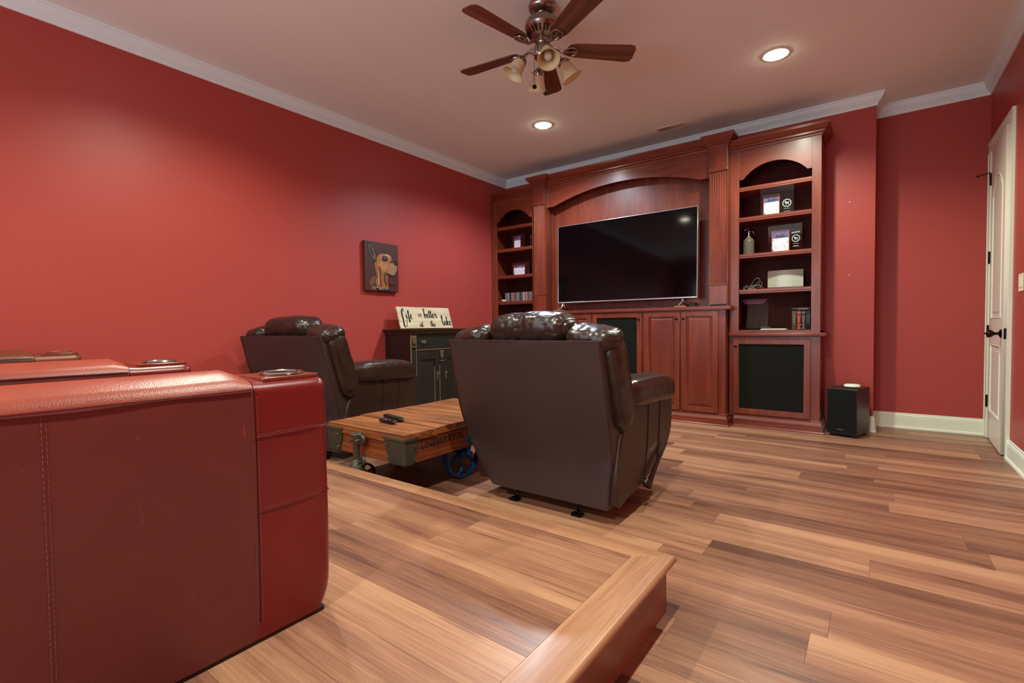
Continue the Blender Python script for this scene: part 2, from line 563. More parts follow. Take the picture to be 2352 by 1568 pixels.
def lay(parent, x0, x1, y0, y1, ztop, w, yref, lens, avoid=None, t=.0075):
    cache = {}
    j0 = math.floor((y0 - yref) / w)
    y = yref + j0 * w
    rnd = random.Random(11)
    n = 0
    while y < y1 - 1e-6:
        ya, yb = max(y, y0), min(y + w, y1)
        x = x0 - rnd.uniform(0, lens)
        while x < x1:
            xa, xb = max(x, x0), min(x + lens, x1)
            x += lens
            if xb - xa < .02: continue
            segs = [(xa, xb)]
            if avoid: segs = avoid(xa, xb, ya, yb)
            for (a, b) in segs:
                if b - a < .02: continue
                key = (round(b - a, 4), round(yb - ya, 4))
                if key not in cache:
                    hx, hy = (b - a) / 2, (yb - ya) / 2
                    bm = bmesh.new()
                    box(bm, -hx + GAP, hx - GAP, -hy + GAP, hy - GAP, -t, 0)
                    me = bpy.data.meshes.new('plank'); 
                    bmesh.ops.recalc_face_normals(bm, faces=bm.faces)
                    bm.to_mesh(me); bm.free(); me.materials.append(M_plank)
                    cache[key] = me
                o = bpy.data.objects.new('plank', cache[key])
                link(o, parent)
                o.location = Vector(((a + b) / 2, (ya + yb) / 2, ztop)) - Vector(parent.location)
                n += 1
        y += w
    return n


def avoid_plat(xa, xb, ya, yb):
    if (ya + yb) / 2 < PY - .06:
        return [(max(xa, PX - .03), xb)]
    return [(xa, xb)]


lay(fl, XL, XR, -1.5, YA, 0.0, .178, 1.813, 1.21, avoid_plat)

# ------------------------------------------------------------------ platform
pl = empty('platform', (-2.4, 0, 0)); pl['kind'] = 'structure'
tag(pl, 'raised wood floored seating platform with a rounded nosing')
obj('platform_base', B(XL, PX - .03, YF, PY - .045, 0, PZ - .0085), M_riser, pl)
lay(pl, XL, PX - .1285, -1.5, PY - .0995, PZ, .162, 1.602, 1.21)
prof_side = [(.0, PZ), (.128, PZ)]
# nosing: rounded outer edge; side run and front run with a mitred corner


def nosing(seg):
    d0 = .028
    ws = (.128, .098)[seg]
    outer = []
    for k in range(0, 9):
        a = R(90 - 22.5 * k)
        outer.append((.0145 * math.cos(a), .0145 * math.sin(a)))
    bm = bmesh.new()
    prof = [(-.0145 + u, PZ - .0145 + v) for u, v in outer]  # u to the outside

    def pt(d, z, end):
        # d = signed distance from edge (0 = outer edge, negative inward)
        if seg == 0:   # along Y, x outward
            x = PX + d
            y = (PY + d) if end else YF
            return (x, y, z)
        y = PY + d
        x = (PX + d) if end else XL
        return (x, y, z)
    prof = prof + [(-.045, PZ - .029), (-.045, PZ - .007), (-ws, PZ - .007), (-ws, PZ)]
    r = [[bm.verts.new(pt(d, z, e)) for d, z in prof] for e in (0, 1)]
    if seg == 0:
        # inner edge of the side run ends where the front run begins
        for v, (d, z) in zip(r[1], prof):
            v.co.y = PY + (d if d > -.098 else d * .098 / .128) if d > -.05 else PY - .098 if abs(d + ws) < 1e-6 else v.co.y
    else:
        for v, (d, z) in zip(r[1], prof):
            if abs(d + ws) < 1e-6: v.co.x = PX - .128
    n = len(prof)
    for i in range(n):
        bm.faces.new((r[0][i], r[1][i], r[1][(i + 1) % n], r[0][(i + 1) % n]))
    bm.faces.new(r[0]); bm.faces.new(r[1][::-1])
    return bm


obj('stair_nosing', nosing(0), M_nose_y, pl, smooth=True, angle=40)
obj('stair_nosing', nosing(1), M_nose_x, pl, smooth=True, angle=40)
obj('riser_board', B(PX - .030, PX - .0255, YF, PY - .043, 0, PZ - .03), M_riser, pl)
obj('riser_board', B(XL, PX - .0255, PY - .045, PY - .04, 0, PZ - .03), M_riser, pl)

# ------------------------------------------------------------------ walls, ceiling
T = .12


def struct(name, bm, m, label=None, **k):
    o = obj(name, bm, m, **k)
    o['kind'] = 'structure'
    if label: o['label'] = label
    return o


struct('wall_left', B(XL - T, XL, YF - T, YB + T, -.1, CZ + .1), M_wall, 'long red painted wall on the left')
struct('wall_back', B(XL, 0, YB, YB + .5, -.1, CZ + .1), M_wall, 'red wall behind the wooden media cabinets')
struct('wall_alcove', B(0, XR + T, YA, YA + T, -.1, CZ + .1), M_wall, 'set back red wall panel beside the white door')
DY0, DY1, DZ = 5.045, 5.80, 2.445
struct('wall_right', boxes([(XR, XR + T, YF - T, DY0, -.1, CZ + .1), (XR, XR + T, DY1, YA, -.1, CZ + .1), (XR, XR + T, DY0, DY1, DZ, CZ + .1)]), M_wall, 'red wall on the right around the white door')
struct('wall_door_blocker', B(XR + T, XR + T + .05, DY0 - .2, YA + T, -.1, CZ), M_wall, 'unseen wall added behind the white door to block daylight')  # added unseen slab, keeps sky light out of the door gap
# wall behind the camera with an added, unseen window giving cool fill light
WX0, WX1, WZ0, WZ1 = -3.7, -.1, .25, 2.5
struct('wall_front', boxes([(XL, WX0, YF - T, YF, -.1, CZ + .1), (WX1, XR, YF - T, YF, -.1, CZ + .1), (WX0, WX1, YF - T, YF, -.1, WZ0), (WX0, WX1, YF - T, YF, WZ1, CZ + .1)]), M_wall)
wf = struct('window_added', boxes([(WX0, WX0 + .05, YF - .1, YF + .01, WZ0, WZ1), (WX1 - .05, WX1, YF - .1, YF + .01, WZ0, WZ1), (WX0, WX1, YF - .1, YF + .01, WZ0, WZ0 + .05), (WX0, WX1, YF - .1, YF + .01, WZ1 - .05, WZ1), ((WX0 + WX1) / 2 - .02, (WX0 + WX1) / 2 + .02, YF - .08, YF - .02, WZ0, WZ1)]), M_white)
cz = bmesh.new()
box(cz, XL - T, XR + T, YF - T, YA + T, CZ, CZ + .1)
struct('ceiling', cz, M_ceil, 'smooth beige pink ceiling with recessed lights')

# crown moulding segments
path = [(XR, YF), (XR, YA), (0, YA), (0, YB), (XL, YB), (XL, YF)]
cp = [(0, CZ), (.060, CZ), (.060, CZ - .014), (.053, CZ - .016), (.053, CZ - .021), (.050, CZ - .030), (.045, CZ - .042), (.037, CZ - .054), (.028, CZ - .062), (.028, CZ - .069), (.021, CZ - .071), (.021, CZ - .077), (.016, CZ - .080), (.016, CZ - .086), (.013, CZ - .088), (.011, CZ - .1035), (0, CZ - .105)]
for i in range(6):
    struct('trim_%d' % (i + 1), sweep(path, cp, True, i), M_crown, smooth=True, angle=18)
# baseboards
bp = [(0, 0), (.026, 0), (.026, .006), (.024, .014), (.016, .020), (.014, .022), (.014, .108), (.012, .112), (.014, .118), (.012, .124), (.007, .130), (.006, .142), (0, .145)]
for nm, seg_path in (('baseboard_right', [(XR, YF), (XR, DY0 - .088)]), ('baseboard_alcove', [(XR, YA), (0.0, YA)]), ('baseboard_chase', [(-.0001, YA - .0), (-.0001, YB), (-.34, YB)]), ('baseboard_left', [(XL, YB), (XL, PY)])):
    struct(nm, sweep(seg_path, bp), M_white, smooth=True, angle=18)
# ------------------------------------------------------------------ door
CXF = XR - .017
cas = boxes([])
jx = []
dr = empty('door_1', (XR, DY1, 0)); dr['kind'] = 'structure'
tag(dr, 'white two panel door with an arched upper panel')


def casing_prof(bm, y0, y1, z0, z1, horiz=False, flip=1):
    # stepped casing: thick outer band, thinner inner band
    if not horiz:
        a, b = (y0, y1)
        box(bm, XR - .019, XR, a, a + (b - a) * .22, z0, z1) if flip > 0 else box(bm, XR - .019, XR, b - (b - a) * .22, b, z0, z1)
        box(bm, XR - .014, XR, a + (b - a) * .22, b, z0, z1) if flip > 0 else box(bm, XR - .014, XR, a, b - (b - a) * .22, z0, z1)
    else:
        box(bm, XR - .019, XR, y0, y1, z1 - (z1 - z0) * .22, z1)
        box(bm, XR - .014, XR, y0, y1, z0, z1 - (z1 - z0) * .22)


bm = bmesh.new(); casing_prof(bm, DY0 - .088, DY0 - .004, 0, DZ + .004); box(bm, XR - .019, XR, DY0 - .088, DY0 - .0695, DZ + .004, DZ + .0905); obj('door_casing', bm, M_white, dr)
bm = bmesh.new(); casing_prof(bm, DY1 + .004, YA - .002, 0, DZ + .004, flip=-1); obj('door_casing', bm, M_white, dr)
bm = bmesh.new(); casing_prof(bm, DY0 - .0695, YA - .002, DZ + .004, DZ + .09, True); obj('door_casing', bm, M_white, dr)
obj('door_jamb', boxes([(XR - .006, XR + T, DY0 - .018, DY0, 0, DZ), (XR - .006, XR + T, DY1, DY1 + .018, 0, DZ), (XR - .006, XR + T, DY0 - .018, DY1 + .018, DZ, DZ + .018), (XR + .045, XR + T, DY1 - .012, DY1, 0, DZ), (XR + .045, XR + T, DY0, DY0 + .012, 0, DZ)]), M_white, dr)
# slab built flat in its own frame: u = along width from hinge, v = height, w = into room
DW, DH = DY1 - DY0 - .006, DZ - .016
ang = R(2.2)
hinge = Vector((XR - .004, DY1 - .004, .012))
ud = Vector((-math.sin(ang), -math.cos(ang), 0))
wd = Vector((-math.cos(ang), math.sin(ang), 0))
MD = frame3(hinge - wd * .035 * 0 , ud, (0, 0, 1), wd)
core = filled([[(0, 0), (DW, 0), (DW, DH), (0, DH)]], .024, MD @ Matrix.Translation((0, 0, -.030)))


def arch_pts(x0, x1, z0, z1, rise, n=14):
    pts = [(x0, z0), (x1, z0), (x1, z1)]
    for k in range(1, n):
        t = k / n
        x = x1 + (x0 - x1) * t
        pts.append((x, z1 + rise * math.sin(math.pi * t) ** .8))
    pts.append((x0, z1))
    return pts


st = .12
up_p = arch_pts(st, DW - st, 1.02, 2.02, .14)
lo_p = [(st, .24), (DW - st, .24), (DW - st, .80), (st, .80)]
fr = filled([[(0, 0), (DW, 0), (DW, DH), (0, DH)], up_p, lo_p], .006, MD @ Matrix.Translation((0, 0, -.006)))
slab = obj('door_slab', merge(core, fr), M_door, dr)


def inset(pts, d):
    c = Vector((sum(p[0] for p in pts) / len(pts), sum(p[1] for p in pts) / len(pts)))
    n = len(pts)
    out = []
    for i in range(n):
        a, b, c2 = Vector(pts[i - 1]), Vector(pts[i]), Vector(pts[(i + 1) % n])
        n1 = Vector((-(b - a).y, (b - a).x)).normalized()
        n2 = Vector((-(c2 - b).y, (c2 - b).x)).normalized()
        m = (n1 + n2)
        m = m / max(.3, m.dot(n1))
        out.append(tuple(b + m * d))
    return out


for pp in (up_p, lo_p):
    t = bmesh.new()
    tube(t, [MD @ Vector((u, v, -.004)) for u, v in pp], .009, 8, closed=True)
    obj('panel_moulding', t, M_white, slab, smooth=True)
    obj('door_panel', filled([inset(pp, .045)], .006, MD @ Matrix.Translation((0, 0, -.008)), bevel=.0025), M_door, slab)
kn = bmesh.new()
rotk = MD.to_3x3()
kc = MD @ Vector((DW - .06, .90, 0))
lathe(kn, [(.032, 0), (.034, .004), (.026, .010), (.012, .016), (.010, .034), (.015, .042), (.026, .052), (.030, .066), (.026, .078), (.010, .084), (.006, .086), (.006, .093), (0.002, .095)], kc, 'z', 20, rot=rotk)
obj('door_knob', kn, M_bronze, slab, smooth=True)
lp = bmesh.new()
pcs = MD @ Vector((DW, .90, -.017))
e1 = filled([[(-.012, -.04), (.012, -.04), (.012, .04), (-.012, .04)]], .002, frame3(pcs, wd, (0, 0, 1), ud))
obj('latch_plate', e1, M_metalblk, slab)
for zh in (.32, .92, 1.55, 2.215):
    hb = bmesh.new()
    box(hb, XR - .0075, XR - .006, DY1 - .001, DY1 + .017, zh - .05, zh + .05)
    tube(hb, [(XR - .012, DY1 + .001, zh - .052), (XR - .012, DY1 + .001, zh + .052)], .006, 8)
    box(hb, XR - .008, XR + .03, DY1 - .0035, DY1 - .0015, zh - .05, zh + .05)
    obj('hinge', hb, M_metalblk, dr, smooth=True)
ds = bmesh.new()
tube(ds, [(XR - .012, DY1, 2.272), (XR - .045, DY1 + .005, 2.268), (XR - .085, DY1 + .012, 2.258)], .004, 8)
lathe(ds, [(.0, 0), (.008, 0), (.008, .012), (0.001, .012)], (XR - .09, DY1 + .012, 2.250), 'z', 10)
obj('door_stop', ds, M_bronze, dr, smooth=True)
# switch plate
sw = empty('light_switch', (XR, 4.69, 1.265))
tag(sw, 'cream switch plate with two rockers on the red wall beside the door', 'switch')
obj('cover_plate', B(XR - .006, XR, 4.63, 4.75, 1.205, 1.325, bevel=.002), M_plate, sw)
for yy in (4.667, 4.713):
    obj('rocker', B(XR - .010, XR - .005, yy - .016, yy + .016, 1.232, 1.298, bevel=.0015), M_plate, sw)

# ------------------------------------------------------------------ media wall
FY = 5.18      # tower face
CY = 5.06      # centre lower face
BK = YB - .003


def crown_wood(x0, x1, yf, zb, zt, left=True, right=True, pr=.062, ybk=BK):
    pth = []
    if right: pth += [(x1, ybk)]
    pth += [(x1, yf), (x0, yf)]
    if left: pth += [(x0, ybk)]
    pth = pth[::-1]
    # interior on left means outwards here: path left->front->right seen from above, outward = right side; flip profile sign
    h = zt - zb
    pf = [(0, zt), (-pr, zt), (-pr, zt - h * .20), (-pr * .92, zt - h * .23), (-pr * .86, zt - h * .30), (-pr * .74, zt - h * .40), (-pr * .58, zt - h * .50), (-pr * .42, zt - h * .57), (-pr * .34, zt - h * .59), (-pr * .34, zt - h * .64), (-pr * .40, zt - h * .66), (-pr * .40, zt - h * .76), (-pr * .30, zt - h * .80), (-pr * .16, zt - h * .83), (-pr * .14, zb), (0, zb)]
    return sweep(pth, [(-d, z) for d, z in pf] if False else pf)


def knob(name, c, par):
    k = bmesh.new()
    lathe(k, [(.006, 0), (.005, -.010), (.010, -.016), (.013, -.022), (.011, -.028), (.004, -.031)], c, 'y', 14)
    return obj(name, k, M_bronze, par, smooth=True)


def base_mould(x0, x1, yf, left, right, ybk=BK):
    pth = ([(x0, ybk)] if left else []) + [(x0, yf), (x1, yf)] + ([(x1, ybk)] if right else [])
    pf = [(0, 0), (-.040, 0), (-.040, .008), (-.036, .016), (-.027, .018), (-.027, .060), (-.030, .062), (-.030, .068), (-.024, .071), (-.018, .074), (-.015, .082), (-.012, .094), (-.010, .100), (-.014, .102), (-.014, .109), (-.008, .113), (0, .115)]
    return sweep(pth, pf)


def tower(x0, x1, name, label, right_side):
    t = empty(name, ((x0 + x1) / 2, FY, 0))
    tag(t, label, 'bookcase')
    ol, orr = (x0 + .086, x1 - .074)
    z0, z1 = .918, 2.70
    bm = boxes([(x0, x0 + .018, FY + .02, BK, z0, z1), (x1 - .018, x1, FY + .02, BK, z0, z1), (x0, x1, FY + .02, BK, z1 - .02, z1), (x0, x1, FY + .02, BK, z0, z0 + .02)])
    obj('case_side', bm, M_chz, t)
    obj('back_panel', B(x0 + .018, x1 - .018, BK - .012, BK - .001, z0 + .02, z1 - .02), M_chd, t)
    # stiles
    obj('stile', B(x0, ol, FY, FY + .02, z0, z1, bevel=.002), M_chz, t)
    obj('stile', B(orr, x1, FY, FY + .02, z0, z1, bevel=.002), M_chz, t)
    obj('bottom_rail', B(ol, orr, FY, FY + .02, z0, .943), M_chx, t)
    # arched rail
    zs, za, sh = 2.41, 2.541, .036
    pts = [(ol, zs), (ol + sh, zs)]
    n = 22
    a0, a1 = ol + sh, orr - sh
    hw, ris = (a1 - a0) / 2, za - zs
    rad = (hw * hw + ris * ris) / (2 * ris)
    for k in range(1, n):
        x = a0 + (a1 - a0) * k / n
        pts.append((x, za - rad + math.sqrt(rad * rad - (x - (a0 + a1) / 2) ** 2)))
    pts += [(a1, zs), (orr, zs), (orr, 2.70), (ol, 2.70)]
    bm = bmesh.new(); prism(bm, pts, 'y', FY + .001, FY + .021)
    obj('arched_rail', bm, M_chx, t)
    for zt in (2.341, 2.047, 1.689, 1.343):
        s = bmesh.new()
        prism(s, [(FY + .022, zt), (FY + .018, zt - .004), (FY + .018, zt - .024), (FY + .022, zt - .028), (FY + .022, zt - .040), (BK - .012, zt - .040), (BK - .012, zt)], 'x', x0 + .019, x1 - .019)
        obj('shelf', s, M_chx, t)
    obj('shelf', B(x0 + .019, x1 - .019, FY + .02, BK - .012, .925, .945), M_chx, t)
    obj('crown', crown_wood(x0 if right_side else max(x0, XL + .064), x1, FY, 2.69, 2.79, left=not True if right_side else False, right=right_side), M_chx, t, smooth=True, angle=18)
    # right-hand crown cap
    return t


tw = tower(-1.156, -.388, 'bookcase', 'right-hand cherry bookcase with arched top, holding glass awards and books', True)
tw2 = tower(-4.195, -3.453, 'bookcase', 'left-hand cherry bookcase with arched top in the corner, holding disc cases', False)


def lower_unit(x0, x1, yf, zt, name, label, doors, left, right, mo_=(0, 0), ymb=BK):
    t = empty(name, ((x0 + x1) / 2, yf, 0))
    tag(t, label, 'cabinet')
    obj('case', boxes([(x0, x1, yf + .02, BK, .0, zt)]), M_chz, t)
    # face frame: stiles around doors
    fr = boxes([(x0, x1, yf, yf + .02, .10, zt)])
    obj('face_frame', fr, M_chz, t)
    obj('base_moulding', base_mould(x0 + mo_[0], x1 - mo_[1], yf, left, right, ymb), M_chx, t, smooth=True, angle=18)
    for (a, b, z0, z1, kind, kx, kz) in doors:
        yd = yf - .020
        sw_ = .052
        fl_ = filled([[(a, z0), (b, z0), (b, z1), (a, z1)], [(a + sw_, z0 + sw_), (b - sw_, z0 + sw_), (b - sw_, z1 - sw_), (a + sw_, z1 - sw_)]], .019, frame3((0, yf - .0005, 0), (1, 0, 0), (0, 0, 1), (0, -1, 0)), bevel=.003)
        d = obj('door', fl_, M_chz, t)
        if kind == 'mesh':
            obj('speaker_cloth', B(a + sw_ - .002, b - sw_ + .002, yf - .010, yf - .006, z0 + sw_ - .002, z1 - sw_ + .002), M_mesh, d)
        else:
            pa, pb, pc, pd = a + sw_, b - sw_, z0 + sw_, z1 - sw_
            p = bmesh.new()
            L0 = [(pa - .001, pc - .001), (pb + .001, pc - .001), (pb + .001, pd + .001), (pa - .001, pd + .001)]
            def ins(q, e): return [(q[0][0] + e, q[0][1] + e), (q[1][0] - e, q[1][1] + e), (q[2][0] - e, q[2][1] - e), (q[3][0] + e, q[3][1] - e)]
            rings = [(L0, yf - .006), (ins(L0, .008), yf - .006), (ins(L0, .032), yf - .015), (ins(L0, .034), yf - .015)]
            vr = [[p.verts.new((u, y, v)) for u, v in q] for q, y in rings]
            for q, r_ in zip(vr, vr[1:]):
                for i in range(4): p.faces.new((q[i], q[(i + 1) % 4], r_[(i + 1) % 4], r_[i]))
            p.faces.new(vr[-1]); 
            obj('raised_panel', p, M_chz, d)
        knob('knob', (kx, yf - .0195, kz), d)
    return t


lower_unit(-1.156, -.388, FY, .882, 'base_cabinet', 'cherry base cabinet under the right-hand bookcase, one square black cloth door', [(-1.117, -.462, .125, .86, 'mesh', -1.093, .785)], False, True, (.045, 0))
lower_unit(-4.195, -3.453, FY, .882, 'base_cabinet', 'cherry base cabinet under the left-hand bookcase, mostly hidden by the recliner', [(-4.12, -3.50, .125, .86, 'mesh', -3.53, .785)], False, False, (0, .045))
dc = []
for (a, b, kd, kx) in ((-1.590, -1.232, 'p', -1.566), (-1.984, -1.607, 'p', -1.634), (-2.60, -2.018, 'mesh', -2.044)):
    dc.append((a, b, .122, 1.140, kd, kx, 1.065))
for (a, b, kd, kx) in ((-3.376, -3.018, 'p', -3.042), (-3.001, -2.624, 'p', -2.98)):
    dc.append((a, b, .122, 1.140, kd, kx, 1.065))
lower_unit(-3.453, -1.166, CY, 1.146, 'media_cabinet', 'long cherry media cabinet below the television, paired panel doors and a cloth door', dc, True, True, (0, 0), FY - .002)


def counter(x0, x1, yf, zt, label, th=.038):
    if x1 - x0 > 1:   # the long top narrows where it runs back between the bookcases
        bm = bmesh.new()
        prism(bm, [(x0, yf), (x1, yf), (x1, FY - .003), (-1.158, FY - .003), (-1.158, BK - .001), (-3.451, BK - .001), (-3.451, FY - .003), (x0, FY - .003)], 'z', zt - th, zt)
        bmesh.ops.bevel(bm, geom=[e for e in bm.edges if min(v.co.y for v in e.verts) < FY - .002 and max(v.co.y for v in e.verts) < FY], offset=.008, segments=3, affect='EDGES')
    else:
        bm = B(x0, x1, yf, BK - .001, zt - th, zt, bevel=.008, seg=3)
    o = obj('countertop', bm, M_chx, smooth=True, angle=30)
    return tag(o, label, 'countertop')


counter(-3.495, -1.112, 5.028, 1.187, 'long cherry countertop carrying the television')
counter(-1.156, -.345, 5.142, .919, 'short cherry countertop between the right-hand bookcase and its base', .036)
counter(-4.195, -3.497, 5.142, .919, 'short cherry countertop in the left corner under the bookcase', .036)

# overmantel: pilasters, arched header, back panel, crown
om = empty('television_surround', (-2.304, 5.3, 1.187))
tag(om, 'cherry television surround with arched header between two fluted pilasters', 'cabinet')
ZC = 1.188
for (x0, x1) in ((-3.453, -3.277), (-1.331, -1.156)):
    p = obj('pilaster', boxes([(x0, x1, 5.108, BK - .002, ZC, 2.76)]), M_chz, om)
    obj('plinth_block', B(x0 + .006, x1 - .006, 5.098, 5.108, ZC, 1.392, bevel=.002), M_chz, p)
    obj('capital_block', B(x0 + .002, x1 - .002, 5.098, 5.108, 2.545, 2.76, bevel=.002), M_chz, p)
    obj('ring_moulding', B(x0 - .002, x1 + .002, 5.094, 5.108, 1.392, 1.404, bevel=.003), M_chx, p)
    obj('ring_moulding', B(x0 - .002, x1 + .002, 5.090, 5.108, 2.512, 2.545, bevel=.006), M_chx, p)
    # fluted shaft
    n = 7
    a, b = x0 + .010, x1 - .010
    w = (b - a) / n
    prof = [(a, 5.108)]
    for i in range(n):
        c = a + w * (i + .5)
        for k in range(7):
            t_ = math.pi * k / 6
            prof.append((c - math.cos(t_) * w * .40, 5.100 + math.sin(t_) * .0065))
    prof.append((b, 5.108))
    s = bmesh.new()
    prism(s, prof, 'z', 1.404, 2.512)
    obj('fluted_shaft', s, M_chz, p)
HX0, HX1 = -3.277, -1.331
zs, za, sh = 2.478, 2.625, .10
pts = [(HX0, zs), (HX0 + sh, zs)]
hw, ris = (HX1 - HX0 - 2 * sh) / 2, za - zs
rad = (hw * hw + ris * ris) / (2 * ris)
for k in range(1, 40):
    x = HX0 + sh + 2 * hw * k / 40
    pts.append((x, za - rad + math.sqrt(rad * rad - (x + 2.304) ** 2)))
pts += [(HX1 - sh, zs), (HX1, zs), (HX1, 2.78), (HX0, 2.78)]
bm = bmesh.new(); prism(bm, pts, 'y', 5.150, 5.172)
obj('arched_header', bm, M_chx, om)
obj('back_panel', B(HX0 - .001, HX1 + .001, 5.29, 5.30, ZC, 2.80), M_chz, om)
obj('inner_post', B(HX0, HX0 + .02, 5.265, 5.289, ZC, 2.6), M_chz, om)
obj('inner_post', B(HX1 - .02, HX1, 5.265, 5.289, ZC, 2.6), M_chz, om)
cpath = [(-3.453, BK), (-3.453, 5.098), (-3.277, 5.098), (-3.277, 5.150), (-1.331, 5.150), (-1.331, 5.098), (-1.156, 5.098), (-1.156, BK)]
zt, zb, pr = 2.862, 2.745, .066
h = zt - zb
pf = [(0, zt), (-pr, zt), (-pr, zt - h * .20), (-pr * .92, zt - h * .23), (-pr * .86, zt - h * .30), (-pr * .74, zt - h * .40), (-pr * .58, zt - h * .50), (-pr * .42, zt - h * .57), (-pr * .34, zt - h * .59), (-pr * .34, zt - h * .64), (-pr * .40, zt - h * .66), (-pr * .40, zt - h * .76), (-pr * .30, zt - h * .80), (-pr * .16, zt - h * .83), (-pr * .14, zb), (0, zb)]
obj('crown', sweep(cpath, pf), M_chx, om, smooth=True, angle=18)
obj('top_board', boxes([(-3.453, -1.156, 5.17, BK, 2.84, 2.855)]), M_chx, om)

# ------------------------------------------------------------------ television
tv = empty('television', (-2.275, 5.13, 1.187))
tag(tv, 'large black flat screen television on the cherry counter', 'television')
tx0, tx1, tz0, tz1 = -3.105, -1.446, 1.279, 2.214
obj('housing', B(tx0 + .15, tx1 - .15, 5.125, 5.165, tz0 + .05, tz1 - .25, bevel=.01), M_blackpl, tv)
obj('bezel', filled([[(tx0, tz0), (tx1, tz0), (tx1, tz1), (tx0, tz1)], [(tx0 + .007, tz0 + .014), (tx1 - .007, tz0 + .014), (tx1 - .007, tz1 - .007), (tx0 + .007, tz1 - .007)]], .026, frame3((0, 5.126, 0), (1, 0, 0), (0, 0, 1), (0, -1, 0)), bevel=.0015), M_silver, tv)
obj('screen', B(tx0 + .006, tx1 - .006, 5.104, 5.124, tz0 + .013, tz1 - .006), M_screen, tv)
obj('logo_plate', B(tx1 - .06, tx1 - .03, 5.0985, 5.1, tz0 + .003, tz0 + .010), M_chrome, tv)
for fx, sx in ((-3.03, -1), (-1.60, 1)):
    f = bmesh.new()
    tube(f, [(fx, 5.115, tz0 + .01), (fx + sx * .0, 5.10, tz0 - .005), (fx + sx * .02 - .02 * sx, 5.07, 1.225), (fx - .045 if sx < 0 else fx - .02, 5.045, 1.203)], .007, 8)
    tube(f, [(fx, 5.115, tz0 + .01), (fx, 5.13, 1.25), (fx + .01, 5.22, 1.203)], .007, 8)
    obj('foot', f, M_chrome, tv, smooth=True)
for x0, x1, y0, y1, lab in ((-3.13, -3.0, 5.032, 5.06, 'pale wooden shim under the left television foot'), (-1.66, -1.54, 5.034, 5.062, 'pale wooden shim under the right television foot')):
    tag(obj('wood_shim', B(x0, x1, y0, y1, 1.1875, 1.1965, bevel=.002), plain('pale_shim_wood', (176, 128, 78), .6, var=.2, vscale=20)), lab, 'shim')
for x0, x1, y0, y1 in ((-2.96, -2.85, 5.20, 5.26), (-1.60, -1.50, 5.20, 5.255)):
    tag(obj('wood_shim', B(x0, x1, y0, y1, 1.1875, 1.1965, bevel=.002), M_burl), 'small wooden block under a rear television foot', 'shim', 'shims under the rear television feet')
sb = bmesh.new()
tube(sb, [(-1.308, 5.062, 1.196), (-1.165, 5.078, 1.196)], .0075, 10)
tube(sb, [(-1.175, 5.0766, 1.203), (-1.165, 5.078, 1.204)], .005, 6)
tag(obj('media_remote', sb, M_blackpl, smooth=True), 'thin black stick lying on the counter before the right pilaster', 'remote')
bxo = tag(obj('streaming_box', B(-1.56, -1.49, 5.19, 5.25, 1.188, 1.235, bevel=.004), M_blackpl), 'small black box behind the right television foot', 'media box')
tv.rotation_euler = (R(-1.3), 0, 0)
sbx = tag(obj('signal_box', B(-1.66, -1.59, 5.215, 5.265, 1.188, 1.225, bevel=.004), plain('red_case', (150, 26, 24), .4)), 'small dark red box behind the television beside the black box', 'media box')
cb = bmesh.new()
tube(cb, catmull([(-2.1, 5.24, 1.30), (-2.06, 5.235, 1.23), (-1.9, 5.22, 1.193), (-1.75, 5.235, 1.193), (-1.66, 5.24, 1.21)], 8), .0028, 6)
tag(obj('power_cord', cb, plain('pale_cord', (150, 120, 110), .5), smooth=True), 'thin pale cord sagging behind the television', 'cord')

# ------------------------------------------------------------------ shelf things
TQ = frame3((0, 0, 0), (1, 0, 0), (0, 0, 1), (0, -1, 0))


def dog_outline(s, ox, oz):
    pts = [(-.48, .18), (-.40, .34), (-.30, .40), (-.22, .50), (-.16, .38), (-.10, .22), (.10, .16), (.30, .18), (.40, .30), (.46, .42), (.42, .22), (.36, .02), (.34, -.20), (.38, -.46), (.28, -.46), (.24, -.16), (.10, -.06), (-.06, -.06), (-.10, -.20), (-.08, -.46), (-.18, -.46), (-.20, -.16), (-.24, .04), (-.30, .16), (-.40, .12)]
    return [(ox + x * s, oz + z * s) for x, z in pts]


def photo_mat(name, cols, sc):
    """printed snapshot: soft coloured patches"""
    m, nt, b = mat(name)
    tc = nt.nodes.new('ShaderNodeTexCoord')
    nz = nt.nodes.new('ShaderNodeTexNoise'); nz.inputs['Scale'].default_value = sc; nz.inputs['Detail'].default_value = 3
    nt.links.new(tc.outputs['Object'], nz.inputs['Vector'])
    cr = nt.nodes.new('ShaderNodeValToRGB'); cr.color_ramp.interpolation = 'EASE'
    e = cr.color_ramp.elements
    ps = [.34 + .32 * i / (len(cols) - 1) for i in range(len(cols))]
    e[0].position = ps[0]; e[0].color = lin(cols[0]); e[1].position = ps[-1]; e[1].color = lin(cols[-1])
    for p_, c_ in list(zip(ps, cols))[1:-1]:
        k_ = e.new(p_); k_.color = lin(c_)
    nt.links.new(nz.outputs['Fac'], cr.inputs['Fac']); nt.links.new(cr.outputs['Color'], b.inputs['Base Color'])
    b.inputs['Roughness'].default_value = .3
    return m


M_ph = [photo_mat('photo_dark_top', [(50, 40, 66), (70, 58, 86), (96, 100, 140), (60, 50, 80)], 18),
        photo_mat('photo_people', [(70, 90, 150), (200, 204, 226), (238, 234, 238), (214, 186, 184), (236, 232, 240), (120, 110, 150)], 26)]


def photo_bm(x0, x1, z0, z1, y, seed):
    bm = bmesh.new()
    zm = z0 + (z1 - z0) * (.66 if seed != 9 else .75)
    for a, b, mi in ((z0, zm, 1), (zm, z1, 0)):
        f = bm.faces.new([bm.verts.new((x0, y, a)), bm.verts.new((x1, y, a)), bm.verts.new((x1, y, b)), bm.verts.new((x0, y, b))])
        f.material_index = mi
    return bm


M_gold = plain('copper_edge', (190, 104, 62), .25, .9)


